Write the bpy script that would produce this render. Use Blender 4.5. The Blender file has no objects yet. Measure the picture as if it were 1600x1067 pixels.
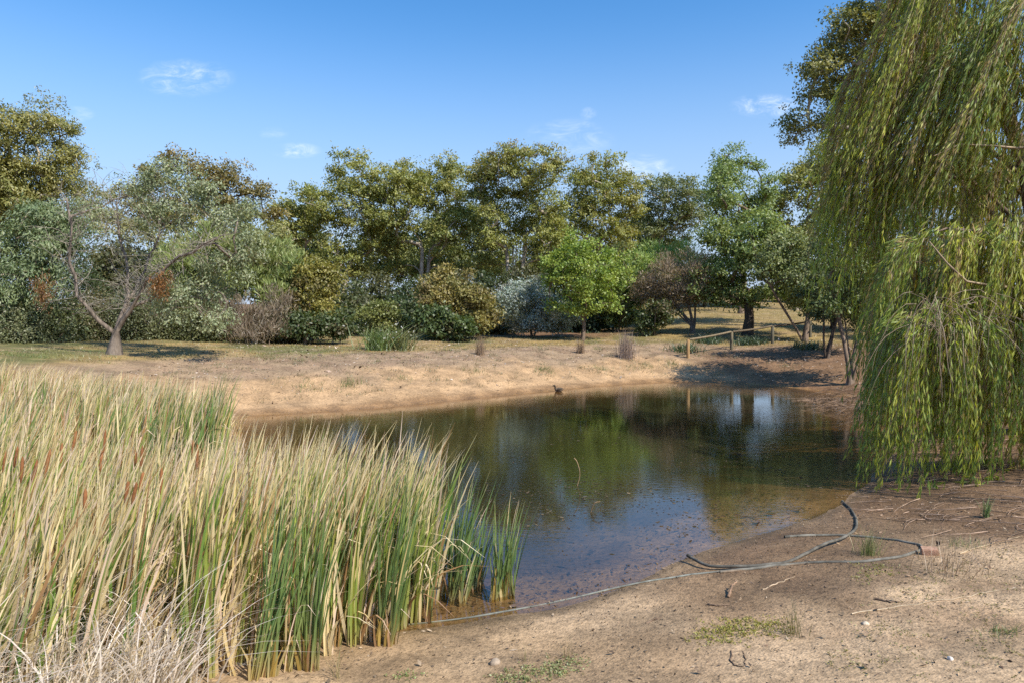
import bpy, math
import numpy as np
from mathutils import Vector

# ------------------------------------------------------------------ camera, sky, sun, exposure
S = bpy.context.scene
COL = S.collection
R = math.radians
FPX, HOR, CZ = 1067.0, 480.0, 3.0          # focal length and horizon in photo pixels, camera height over the water

cd = bpy.data.cameras.new('camera')
cam = bpy.data.objects.new('camera', cd)
COL.objects.link(cam)
cam.location = (0, 0, CZ)
cam.rotation_euler = (R(90), 0, 0)
cd.sensor_width = 36.0
cd.lens = 36.0 * FPX / 1600.0
cd.shift_y = -(533.5 - HOR) / 1600.0
cd.clip_start = 0.05
cd.clip_end = 3000
S.camera = cam

SUN_EL, SUN_X, SUN_Y = R(47), 0.74, -0.67
world = bpy.data.worlds.new('World')
S.world = world
world.use_nodes = True
SKY_STRENGTH = 0.14
SUN_STRENGTH = 4.3
sd = bpy.data.lights.new('sun', 'SUN')
sd.energy = SUN_STRENGTH
sd.angle = R(0.5)
sd.color = (1.0, 0.94, 0.84)
sun = bpy.data.objects.new('sun', sd)
COL.objects.link(sun)
sun.location = (30, -20, 40)
sun.rotation_euler = Vector((SUN_X * math.cos(SUN_EL), SUN_Y * math.cos(SUN_EL), math.sin(SUN_EL))).to_track_quat('Z', 'Y').to_euler()

S.view_settings.view_transform = 'Standard'
S.view_settings.look = 'None'
S.view_settings.exposure = 0.65
S.view_settings.gamma = 1.0
S.view_settings.use_curve_mapping = False
S.render.engine = 'CYCLES'
S.cycles.max_bounces = 6
S.cycles.diffuse_bounces = 3
S.cycles.glossy_bounces = 3
S.cycles.transmission_bounces = 4
S.cycles.transparent_max_bounces = 8
S.cycles.caustics_reflective = False
S.cycles.caustics_refractive = False
S.cycles.use_denoising = False


class NT:
    """small node-tree writer"""
    def __init__(self, tree):
        self.t = tree
        tree.nodes.clear()

    def n(self, typ, ins=None, **kw):
        nd = self.t.nodes.new(typ)
        for k, v in kw.items():
            setattr(nd, k, v)
        for k, v in (ins or {}).items():
            if isinstance(v, bpy.types.NodeSocket):
                self.t.links.new(v, nd.inputs[k])
            else:
                nd.inputs[k].default_value = v
        return nd

    def m(self, op, a, b=0.0, c=0.0, clamp=False):
        nd = self.n('ShaderNodeMath', {0: a, 1: b, 2: c}, operation=op)
        nd.use_clamp = clamp
        return nd.outputs[0]

    def mixc(self, f, a, b, blend='MIX'):
        nd = self.t.nodes.new('ShaderNodeMix')
        nd.data_type = 'RGBA'
        nd.blend_type = blend
        for i, v in ((0, f), (6, a), (7, b)):
            if isinstance(v, bpy.types.NodeSocket):
                self.t.links.new(v, nd.inputs[i])
            else:
                nd.inputs[i].default_value = v
        return nd.outputs[2]

    def ramp(self, x, a, b, lo=0.0, hi=1.0):
        nd = self.n('ShaderNodeMapRange', {0: x, 1: a, 2: b, 3: lo, 4: hi}, interpolation_type='SMOOTHSTEP')
        return nd.outputs[0]


# sky: Nishita with a few thin fair-weather clouds
w = NT(world.node_tree)
sky = w.n('ShaderNodeTexSky', sky_type='NISHITA', sun_disc=False, sun_elevation=SUN_EL,
          sun_rotation=math.atan2(SUN_X, SUN_Y), altitude=50, air_density=1.0, dust_density=0.35, ozone_density=2.5)
tc = w.n('ShaderNodeTexCoord')
sp = w.n('ShaderNodeSeparateXYZ', {0: tc.outputs['Generated']})
ys = w.m('MAXIMUM', sp.outputs[1], 0.05)
u = w.m('DIVIDE', sp.outputs[0], ys)
v = w.m('DIVIDE', sp.outputs[2], ys)
uv = w.n('ShaderNodeCombineXYZ', {0: u, 1: w.m('MULTIPLY', v, 2.2), 2: 0.0})
nz = w.n('ShaderNodeTexNoise', {'Vector': uv.outputs[0], 'Scale': 24.0, 'Detail': 10.0, 'Roughness': 0.68, 'Distortion': 0.9})
total = None
for cx, cy, sx, sy, am in ((290, 122, 85, 34, .62), (462, 236, 46, 14, .85), (1196, 166, 62, 22, .85), (1000, 268, 62, 32, .95),
                           (890, 216, 80, 36, .38), (118, 180, 34, 16, .45), (428, 210, 26, 14, .3), (920, 178, 16, 12, .35),
                           (640, 262, 60, 16, .25)):
    du = w.m('MULTIPLY', w.m('SUBTRACT', u, (cx - 800) / FPX), FPX / sx)
    dv = w.m('MULTIPLY', w.m('SUBTRACT', v, (HOR - cy) / FPX), FPX / sy)
    r2 = w.m('ADD', w.m('MULTIPLY', du, du), w.m('MULTIPLY', dv, dv))
    mk_ = w.ramp(r2, 1.0, 0.0, 0.0, 1.0)
    part_ = w.m('MULTIPLY', w.ramp(nz.outputs[0], 0.36, 0.92), w.m('MULTIPLY', mk_, am * .95))
    total = part_ if total is None else w.m('ADD', total, part_)
total = w.m('MINIMUM', total, 0.9)
tint = w.n('ShaderNodeHueSaturation', {'Saturation': 1.30, 'Value': 1.0, 'Color': sky.outputs[0]}).outputs[0]
tint = w.mixc(w.ramp(sp.outputs[2], 0.42, 0.02, 0.0, 0.92), tint, (2.35, 2.95, 4.0, 1))
skyc = w.mixc(total, tint, (6.2, 6.4, 6.7, 1))
bg = w.n('ShaderNodeBackground', {0: skyc, 1: SKY_STRENGTH})
wo = w.n('ShaderNodeOutputWorld')
world.node_tree.links.new(bg.outputs[0], wo.inputs[0])

# ------------------------------------------------------------------ helpers
rng = np.random.default_rng(11)


def unit(a):
    return a / np.maximum(np.linalg.norm(a, axis=-1, keepdims=True), 1e-9)


def sstep(a, b, x):
    t = np.clip((x - a) / (b - a), 0, 1)
    return t * t * (3 - 2 * t)


_perm = np.random.default_rng(3).random((256, 256))


def vnoise(x, y):
    xi, yi = np.floor(x).astype(int), np.floor(y).astype(int)
    fx, fy = x - xi, y - yi
    fx, fy = fx * fx * (3 - 2 * fx), fy * fy * (3 - 2 * fy)
    g = lambda i, j: _perm[i & 255, j & 255]
    return (g(xi, yi) * (1 - fx) + g(xi + 1, yi) * fx) * (1 - fy) + (g(xi, yi + 1) * (1 - fx) + g(xi + 1, yi + 1) * fx) * fy


def fbm(x, y, o=4):
    s, a, t = 0, 1.0, 0
    for k in range(o):
        s = s + a * vnoise(x * 2 ** k + 17.3 * k, y * 2 ** k + 5.1 * k)
        t += a
        a *= 0.5
    return s / t


def mesh(name, V, F, col, mat, parent=None, smooth=False, attrs=None):
    V = np.asarray(V, dtype=np.float32)
    F = np.asarray(F, dtype=np.int32)
    if parent is not None:
        V = V - np.array(parent.location, dtype=np.float32)
    k = F.shape[1]
    me = bpy.data.meshes.new(name)
    me.vertices.add(len(V))
    me.vertices.foreach_set('co', V.ravel())
    me.loops.add(F.size)
    me.loops.foreach_set('vertex_index', F.ravel())
    me.polygons.add(len(F))
    me.polygons.foreach_set('loop_start', np.arange(len(F), dtype=np.int32) * k)
    me.polygons.foreach_set('use_smooth', np.full(len(F), smooth))
    if col is not None:
        c = np.ones((len(V), 4), dtype=np.float32)
        c[:, :3] = np.broadcast_to(np.asarray(col, dtype=np.float32), (len(V), 3))
        a = me.color_attributes.new('Col', 'FLOAT_COLOR', 'POINT')
        a.data.foreach_set('color', c.ravel())
    for nm, arr in (attrs or {}).items():
        a = me.attributes.new(nm, 'FLOAT', 'POINT')
        a.data.foreach_set('value', np.asarray(arr, dtype=np.float32))
    me.materials.append(mat)
    me.update()
    o = bpy.data.objects.new(name, me)
    COL.objects.link(o)
    if parent is not None:
        o.parent = parent
    return o


def tag(o, label=None, cat=None, group=None, kind=None):
    for k, v_ in (('label', label), ('category', cat), ('group', group), ('kind', kind)):
        if v_:
            o[k] = v_
    return o


def thing(name, label, cat, loc, group=None):
    o = bpy.data.objects.new(name, None)
    o.empty_display_size = 0.2
    COL.objects.link(o)
    o.location = tuple(float(c) for c in loc)
    return tag(o, label, cat, group)


def at(px, py, Y):
    return np.array([(px - 800) * Y / FPX, Y, CZ - (py - HOR) * Y / FPX])


# ------------------------------------------------------------------ terrain function
_sh = [(372, 655), (384, 735), (415, 850), (505, 985), (600, 985), (689, 978), (790, 962), (900, 942), (1000, 906), (1080, 868), (1180, 836),
       (1262, 808), (1318, 784), (1362, 750), (1392, 708), (1388, 660), (1352, 624), (1250, 606), (1150, 598), (1050, 596), (950, 602),
       (850, 611), (750, 621), (650, 631), (560, 639), (470, 645)]
_P = np.array([[(a - 800) * 3 / (b - HOR), 3 * FPX / (b - HOR)] for a, b in _sh])


def _smooth(P, n=5):
    m = len(P)
    out = []
    for i in range(m):
        p0, p1, p2, p3 = P[i - 1], P[i], P[(i + 1) % m], P[(i + 2) % m]
        for k in range(n):
            t = k / n
            out.append(0.5 * ((2 * p1) + (p2 - p0) * t + (2 * p0 - 5 * p1 + 4 * p2 - p3) * t * t + (-p0 + 3 * p1 - 3 * p2 + p3) * t ** 3))
    return np.array(out)


SHORE = _smooth(_P)


def shore(x, y):
    """signed distance to the waterline, positive on land"""
    x, y = np.asarray(x, float), np.asarray(y, float)
    sh_ = x.shape
    x, y = x.ravel(), y.ravel()
    d2 = np.full(x.shape, 1e9)
    ins = np.zeros(x.shape, bool)
    A, B = SHORE, np.roll(SHORE, -1, 0)
    for (ax, ay), (bx, by) in zip(A, B):
        ex, ey = bx - ax, by - ay
        t = np.clip(((x - ax) * ex + (y - ay) * ey) / (ex * ex + ey * ey + 1e-12), 0, 1)
        d2 = np.minimum(d2, (x - ax - t * ex) ** 2 + (y - ay - t * ey) ** 2)
        if abs(ey) > 1e-9:
            c = (ay > y) != (by > y)
            ins ^= c & (x < (y - ay) * ex / ey + ax)
    d = np.sqrt(d2)
    d += 0
    return np.where(ins, -d, d).reshape(sh_)


def gz(x, y, d=None):
    x, y = np.asarray(x, float), np.asarray(y, float)
    if d is None:
        d = shore(x, y)
    d = d + (fbm(x * 0.9, y * 0.9, 3) - 0.5) * 0.22 * sstep(2.5, 0.0, np.abs(d))
    far = 1.45 * (1 - np.exp(-np.maximum(d, 0) / 4.6))
    near = 0.15 * np.minimum(np.maximum(d, 0), 9)
    wf = sstep(9, 17, y)
    land = near * (1 - wf) + far * wf
    hill = 0.062 * np.clip(y - 35, 0, 60) * sstep(0, 16, x) + 0.012 * np.clip(y - 60, 0, 200)
    left = 0.25 * sstep(-9, -20, x) * wf
    dd = np.maximum(-d, 0)
    bed = -np.minimum(0.07 * dd + 0.016 * dd * dd, 1.6)
    z = np.where(d > 0, land + hill + left, bed)
    amp = np.clip(np.abs(d) * 0.05, 0.0, 0.05)
    z = z - wf * sstep(.2, 1.2, d) * sstep(7, 3, d) * (np.abs(fbm(x * .55 + 2, y * .3, 3) - .5) * .24 + (fbm(x * 2.4, y * 2.4 + 7, 4) - .5) * .15)
    z = z + (fbm(x * 0.7, y * 0.7, 4) - 0.5) * amp * 2.2 + (fbm(x * 4.5 + 9, y * 4.5, 3) - 0.5) * np.minimum(amp, .022) * 1.3
    return z


_YS = np.concatenate([np.linspace(3, 30, 700), np.linspace(30.1, 120, 600)])


def gpt(px, py):
    """the point of the terrain seen at a photo pixel"""
    X = (px - 800) * _YS / FPX
    Z = CZ - (py - HOR) * _YS / FPX
    hit = np.nonzero(gz(X, _YS) >= Z)[0]
    i = hit[0] if len(hit) else len(_YS) - 1
    return np.array([X[i], _YS[i], Z[i]])


def on_ground(px, Y):
    x = (px - 800) * Y / FPX
    return np.array([x, Y, float(gz(np.array([x]), np.array([Y]))[0])])


# ------------------------------------------------------------------ materials
def material(name):
    m = bpy.data.materials.new(name)
    m.use_nodes = True
    return m, NT(m.node_tree)


def leaf_material(name, trans=0.36, gloss=0.03, rough=0.5, tcol=(1.25, 1.2, 0.55, 1)):
    m, t = material(name)
    a = t.n('ShaderNodeAttribute', attribute_name='Col')
    d = t.n('ShaderNodeBsdfDiffuse', {0: a.outputs[0]})
    tr = t.n('ShaderNodeBsdfTranslucent', {0: t.mixc(1.0, a.outputs[0], tcol, 'MULTIPLY')})
    x = t.n('ShaderNodeMixShader', {0: trans, 1: d.outputs[0], 2: tr.outputs[0]})
    g = t.n('ShaderNodeBsdfGlossy', {0: (1, 1, 1, 1), 'Roughness': rough})
    y = t.n('ShaderNodeMixShader', {0: gloss, 1: x.outputs[0], 2: g.outputs[0]})
    o = t.n('ShaderNodeOutputMaterial')
    t.t.links.new(y.outputs[0], o.inputs[0])
    return m


def matte_material(name, rough=0.9, scale=9.0, var=0.45, bump=0.3, dist=0.02, spec=0.2, stretch=(1, 1, 0.25)):
    m, t = material(name)
    a = t.n('ShaderNodeAttribute', attribute_name='Col')
    tc_ = t.n('ShaderNodeTexCoord')
    mp = t.n('ShaderNodeMapping', {'Vector': tc_.outputs['Object'], 'Scale': stretch})
    n1 = t.n('ShaderNodeTexNoise', {'Vector': mp.outputs[0], 'Scale': scale, 'Detail': 6.0, 'Roughness': 0.65})
    f = t.ramp(n1.outputs[0], 0.3, 0.7, 1 - var, 1 + var)
    c = t.mixc(1.0, a.outputs[0], t.n('ShaderNodeCombineXYZ', {0: f, 1: f, 2: f}).outputs[0], 'MULTIPLY')
    b = t.n('ShaderNodeBump', {'Strength': bump, 'Distance': dist, 'Height': n1.outputs[0]})
    p = t.n('ShaderNodeBsdfPrincipled', {'Base Color': c, 'Roughness': rough, 'Specular IOR Level': spec, 'Normal': b.outputs[0]})
    o = t.n('ShaderNodeOutputMaterial')
    t.t.links.new(p.outputs[0], o.inputs[0])
    return m


M_LEAF = leaf_material('gum_leaf')
M_WILLOW = leaf_material('willow_leaf', trans=0.5, gloss=0.03, rough=0.55)
M_REED = leaf_material('reed_blade', trans=0.30, gloss=0.06, tcol=(1.1, 1.1, 0.7, 1))
M_BARK = matte_material('bark')
M_WOOD = matte_material('weathered_wood', scale=14, stretch=(1, 1, 0.12), var=0.3)
M_PIPE = matte_material('poly_pipe', rough=0.7, scale=6, var=0.45, bump=0.1, spec=0.15, stretch=(1, 1, 1))
M_STONE = matte_material('stone', scale=25, var=0.3, bump=0.5, dist=0.01, stretch=(1, 1, 1))
M_LITTER = matte_material('litter', scale=30, var=0.2, bump=0.0, stretch=(1, 1, 1))
M_DUCK = matte_material('plumage', scale=40, var=0.25, bump=0.1, dist=0.004, stretch=(1, 1, 1))

# ground
M_GROUND, t = material('earth')
a = t.n('ShaderNodeAttribute', attribute_name='Col')
wet = t.n('ShaderNodeAttribute', attribute_name='wet')
geo = t.n('ShaderNodeNewGeometry')
n1 = t.n('ShaderNodeTexNoise', {'Vector': geo.outputs['Position'], 'Scale': 1.3, 'Detail': 8.0, 'Roughness': 0.65})
n2 = t.n('ShaderNodeTexNoise', {'Vector': geo.outputs['Position'], 'Scale': 17.0, 'Detail': 8.0, 'Roughness': 0.7})
n3 = t.n('ShaderNodeTexVoronoi', {'Vector': geo.outputs['Position'], 'Scale': 45.0, 'Randomness': 1.0})
f1 = t.ramp(n1.outputs[0], 0.32, 0.68, 0.72, 1.25)
f2 = t.ramp(n2.outputs[0], 0.3, 0.7, 0.62, 1.32)
ff = t.m('MULTIPLY', f1, f2)
c = t.mixc(1.0, a.outputs[0], t.n('ShaderNodeCombineXYZ', {0: ff, 1: ff, 2: ff}).outputs[0], 'MULTIPLY')
speck = t.ramp(n2.outputs[0], 0.60, 0.68, 0.0, 0.6)
c = t.mixc(speck, c, (0.07, 0.045, 0.03, 1))
hgt = t.m('ADD', n2.outputs[0], t.m('MULTIPLY', n3.outputs[0], 0.35))
b = t.n('ShaderNodeBump', {'Strength': 0.55, 'Distance': 0.035, 'Height': hgt})
rg = t.m('SUBTRACT', 0.95, t.m('MULTIPLY', wet.outputs['Fac'], 0.45))
p = t.n('ShaderNodeBsdfPrincipled', {'Base Color': c, 'Roughness': rg, 'Specular IOR Level': 0.25, 'Normal': b.outputs[0]})
o = t.n('ShaderNodeOutputMaterial')
t.t.links.new(p.outputs[0], o.inputs[0])

# water: mirror by Fresnel over a clear film that turns to olive murk with depth
M_WATER, t = material('pond_water')
dep = t.n('ShaderNodeAttribute', attribute_name='depth')
murk = t.m('SUBTRACT', 1.0, t.m('EXPONENT', t.m('MULTIPLY', dep.outputs['Fac'], -3.4)))
murk = t.m('MULTIPLY', murk, 0.97)
geo = t.n('ShaderNodeNewGeometry')
mp = t.n('ShaderNodeMapping', {'Vector': geo.outputs['Position'], 'Scale': (2.2, 5.0, 1.0), 'Rotation': (0, 0, R(8))})
r1 = t.n('ShaderNodeTexNoise', {'Vector': mp.outputs[0], 'Scale': 2.6, 'Detail': 4.0, 'Roughness': 0.55})
r2 = t.n('ShaderNodeTexNoise', {'Vector': geo.outputs['Position'], 'Scale': 0.22, 'Detail': 2.0})
wind = t.ramp(r2.outputs[0], 0.38, 0.66, 0.25, 1.0)
b = t.n('ShaderNodeBump', {'Strength': wind, 'Distance': 0.0028, 'Height': r1.outputs[0]})
cosv = t.m('ABSOLUTE', t.n('ShaderNodeVectorMath', {0: geo.outputs['Incoming'], 1: b.outputs[0]}, operation='DOT_PRODUCT').outputs['Value'])
fr = t.m('ADD', 0.05, t.m('MULTIPLY', 0.95, t.m('POWER', t.m('SUBTRACT', 1.0, cosv, clamp=True), 4.6)))   # Schlick, the same from above and below
gl = t.n('ShaderNodeBsdfGlossy', {0: (1, 1, 1, 1), 'Roughness': 0.025, 'Normal': b.outputs[0]})
tr = t.n('ShaderNodeBsdfTransparent', {0: (0.86, 0.78, 0.62, 1)})
mud = t.n('ShaderNodeTexNoise', {'Vector': geo.outputs['Position'], 'Scale': 0.5, 'Detail': 3.0})
mc = t.mixc(mud.outputs[0], (0.015, 0.016, 0.006, 1), (0.036, 0.034, 0.012, 1))
df = t.n('ShaderNodeBsdfDiffuse', {0: mc})
x = t.n('ShaderNodeMixShader', {0: murk, 1: tr.outputs[0], 2: df.outputs[0]})
y = t.n('ShaderNodeMixShader', {0: fr, 1: x.outputs[0], 2: gl.outputs[0]})
o = t.n('ShaderNodeOutputMaterial')
t.t.links.new(y.outputs[0], o.inputs[0])

# ------------------------------------------------------------------ ground and water
def axis(segs):
    out = [np.array([segs[0][0]])]
    for (a0, a1, n) in segs:
        out.append(np.linspace(a0, a1, n + 1)[1:])
    return np.concatenate(out)


def grid_faces(nx, ny):
    i = (np.arange(ny - 1)[:, None] * nx + np.arange(nx - 1)[None, :]).ravel()
    return np.stack([i, i + 1, i + nx + 1, i + nx], 1)


gxs = axis([(-900, -120, 12), (-120, -40, 20), (-40, -12, 40), (-12, -4, 40), (-4, 8, 120), (8, 16, 40), (16, 50, 40), (50, 120, 16), (120, 900, 12)])
gys = axis([(-200, -20, 6), (-20, 3, 20), (3, 10, 100), (10, 20, 60), (20, 36, 90), (36, 70, 60), (70, 160, 20), (160, 1500, 14)])
GX, GY = np.meshgrid(gxs, gys)
D = shore(GX, GY)
GZ = gz(GX, GY, D)


def lerp(a_, b_, f):
    return a_ * (1 - f[..., None]) + b_ * f[..., None]


def ground_colour(x, y, d):
    c3 = lambda *q: np.broadcast_to(np.array(q, float), x.shape + (3,))
    nA = fbm(x * 0.45 + 3, y * 0.45, 4)
    nB = fbm(x * 1.6 + 8, y * 1.6, 4)
    nC = fbm(x * 0.16 + 1, y * 0.16 + 4, 3)
    wf = sstep(10.5, 15.5, y)
    # far bank: wet rim, ochre sand, grey litter, mown grass
    far = lerp(c3(.33, .215, .115), c3(.51, .37, .235), sstep(0.1, 0.8, d + (nB - .5) * .5))
    far = lerp(far, c3(.37, .29, .21), sstep(2.4, 4.4, d + (nA - .5) * 4.5))
    far = lerp(far, c3(.33, .24, .18), sstep(.52, .68, nB) * sstep(2.5, 4.5, d) * .6)
    grass = lerp(c3(.175, .19, .075), c3(.36, .28, .13), sstep(.40, .62, nA))
    grass = lerp(grass, c3(.35, .275, .12), sstep(2, 12, x) * .8)
    far = lerp(far, grass, sstep(6.6, 7.8, d + (nA - .5) * 2.0) * (0.55 + 0.45 * sstep(.35, .55, nB)))
    # red leaf litter beneath the bushes and the right-hand trees
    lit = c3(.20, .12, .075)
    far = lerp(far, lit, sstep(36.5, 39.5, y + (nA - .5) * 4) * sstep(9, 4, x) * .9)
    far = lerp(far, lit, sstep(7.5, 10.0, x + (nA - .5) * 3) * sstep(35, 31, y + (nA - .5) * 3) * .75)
    # near beach
    near = lerp(c3(.54, .42, .295), c3(.40, .30, .20), sstep(.40, .62, nA))
    near = lerp(near, c3(.58, .455, .325), sstep(.55, .7, nC) * .5 + sstep(1.2, 2.6, d) * .35)
    near = lerp(near, c3(.30, .205, .135), sstep(.44, .60, nB) * sstep(.5, 3.0, x) * .45)
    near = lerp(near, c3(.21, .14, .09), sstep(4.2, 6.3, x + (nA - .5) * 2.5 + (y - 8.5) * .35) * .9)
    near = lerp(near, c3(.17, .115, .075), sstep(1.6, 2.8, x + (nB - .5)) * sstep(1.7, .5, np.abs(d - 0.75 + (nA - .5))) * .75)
    near = lerp(near, c3(.17, .13, .085), sstep(0.35, 0.0, d) * .8)
    land = lerp(near, far, wf)
    land = land * (1 + .10 * np.sin(d * 17 + nA * 9) * sstep(1.5, .2, d))[..., None]      # drying tide lines
    # bed of the pond
    bed = lerp(c3(.36, .27, .19), c3(.20, .15, .125), sstep(.42, .62, nB) * sstep(-.2, -1.0, d))
    bed = lerp(bed, c3(.34, .22, .10), sstep(12, 16, y))
    return lerp(land, bed, sstep(0.03, -0.05, d)) * np.array([.80, .715, .60])


GC = ground_colour(GX, GY, D)
GW = np.clip(sstep(0.9, 0.0, D) + sstep(2.0, 3.0, GX) * sstep(1.6, .5, np.abs(D - .7)) * .5 * sstep(12, 10, GY), 0, 1)
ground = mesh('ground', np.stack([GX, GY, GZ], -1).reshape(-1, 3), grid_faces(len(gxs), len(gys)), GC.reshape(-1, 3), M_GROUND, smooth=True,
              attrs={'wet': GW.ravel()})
tag(ground, 'bare sandy banks with dry grass sloping around the pond', None, None, 'structure')

wx = np.arange(-9.5, 13.6, 0.2)
wy = np.arange(5.4, 28.2, 0.2)
WX, WY = np.meshgrid(wx, wy)
wz = gz(WX, WY)
Fw = grid_faces(len(wx), len(wy))
Fw = Fw[(wz.ravel()[Fw] < 0.05).any(1)]
used, inv = np.unique(Fw, return_inverse=True)
Vw = np.stack([WX, WY, np.zeros_like(WX)], -1).reshape(-1, 3)[used]
water = mesh('water', Vw, inv.reshape(Fw.shape), None, M_WATER, smooth=True, attrs={'depth': np.maximum(-wz.ravel()[used], 0)})
tag(water, 'still murky pond water reflecting trees and blue sky', None, None, 'structure')


# ------------------------------------------------------------------ tubes, leaves, blades
def tube(P, r, sides=6, cap=True):
    P = np.asarray(P, float)
    r = np.broadcast_to(np.asarray(r, float), (len(P),))
    T = np.gradient(P, axis=0)
    T = unit(T)
    up = np.array([0.31, 0.17, 0.93]) if abs(T[0] @ np.array([0.31, 0.17, 0.93])) < .9 else np.array([1., 0, 0])
    n_ = np.zeros_like(P)
    n_[0] = unit(np.cross(T[0], up))
    for i in range(1, len(P)):
        q = n_[i - 1] - T[i] * (n_[i - 1] @ T[i])
        n_[i] = q / max(np.linalg.norm(q), 1e-9)
    b_ = np.cross(T, n_)
    ang = np.linspace(0, 2 * np.pi, sides, endpoint=False)
    V = P[:, None] + r[:, None, None] * (np.cos(ang)[None, :, None] * n_[:, None] + np.sin(ang)[None, :, None] * b_[:, None])
    V = V.reshape(-1, 3)
    F = []
    for i in range(len(P) - 1):
        for k in range(sides):
            F.append((i * sides + k, i * sides + (k + 1) % sides, (i + 1) * sides + (k + 1) % sides, (i + 1) * sides + k))
    if cap:
        n0 = len(V)
        V = np.vstack([V, P[:1], P[-1:]])
        e = (len(P) - 1) * sides
        for k in range(0, sides):
            F.append((n0, (k + 1) % sides, k, k) if False else (n0, (k + 1) % sides, k, n0))
            F.append((n0 + 1, e + k, e + (k + 1) % sides, n0 + 1))
    return V, F


def fix_quads(F):
    """drop degenerate cap quads to triangles is not possible in one array; keep quads only"""
    return [f for f in F if len(set(f)) == 4]


def tubes(name, paths, col, mat, parent=None, sides=6):
    Vs, Fs, Cs, n0 = [], [], [], 0
    for i, (P, r) in enumerate(paths):
        V, F = tube(P, r, sides, cap=False)
        Vs.append(V)
        Fs.append(np.array(F) + n0)
        c_ = col(i, V) if callable(col) else np.broadcast_to(np.array(col, float), V.shape)
        Cs.append(np.broadcast_to(c_, V.shape))
        n0 += len(V)
    return mesh(name, np.vstack(Vs), np.vstack(Fs), np.vstack(Cs), mat, parent, smooth=True)


def leaf_quads(C, A, L, W, g, N=None, loose=.55):
    """diamond leaves: C base, A unit axis, L length, W width, N the way the blades tend to face"""
    n = len(C)
    q = g.normal(size=(n, 3))
    S_ = unit(np.cross(A, unit(q) if N is None else unit(N + q * loose)))
    L, W = np.broadcast_to(L, (n,))[:, None], np.broadcast_to(W, (n,))[:, None]
    mid = C + A * L * 0.45
    V = np.stack([C, mid + S_ * W * .5, C + A * L, mid - S_ * W * .5], 1).reshape(-1, 3)
    return V, np.arange(4 * n).reshape(-1, 4)


def blades(name, B, h, lean, bend, wid, side_ang, colf, mat, parent=None, seg=5, droop=0.0, profile=(.75, 1, .95, .75, .45, .06), curl=0.0):
    """grass blades: B base, h length, lean (n,2) linear offset, bend (n,2) quadratic tip offset (fractions of h)"""
    n = len(B)
    t_ = np.linspace(0, 1, seg + 1)
    pr = np.interp(t_, np.linspace(0, 1, len(profile)), profile)
    h = np.broadcast_to(h, (n,))
    droop = np.broadcast_to(droop, (n,))
    wid = np.broadcast_to(wid, (n,))
    xy = B[:, None, :2] + h[:, None, None] * (lean[:, None, :] * t_[None, :, None] + bend[:, None, :] * (t_ ** 2.4)[None, :, None])
    z = B[:, None, 2] + h[:, None] * (t_[None] - droop[:, None] * (t_ ** 3)[None])
    ctr = np.concatenate([xy, z[..., None]], -1)
    ang = side_ang[:, None] + curl * t_[None]
    s = np.stack([np.cos(ang), np.sin(ang), 0 * ang], -1)
    hw = wid[:, None, None] * pr[None, :, None] * .5
    V = np.stack([ctr - s * hw, ctr + s * hw], 2).reshape(-1, 3)
    base = (np.arange(n) * 2 * (seg + 1))[:, None] + np.arange(seg)[None, :] * 2
    F = np.stack([base, base + 1, base + 3, base + 2], -1).reshape(-1, 4)
    c_ = colf(t_)
    c_ = np.repeat(c_, 2, axis=1).reshape(-1, 3)
    return mesh(name, V, F, c_, mat, parent)


# ------------------------------------------------------------------ trees
def chains_of(pos, par, rad):
    kids = [[] for _ in pos]
    for i, p_ in enumerate(par):
        if p_ >= 0:
            kids[p_].append(i)
    out = []
    todo = [(0, -1, -1)]
    while todo:
        s, p_, owner = todo.pop()
        ch = [p_] if p_ >= 0 else []
        i = s
        me_ = len(out)
        out.append(None)
        while True:
            ch.append(i)
            if not kids[i]:
                break
            ks = sorted(kids[i], key=lambda k: -rad[k])
            for k in ks[1:]:
                todo.append((k, i, me_))
            i = ks[0]
        out[me_] = (ch, owner)
    return out


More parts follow.
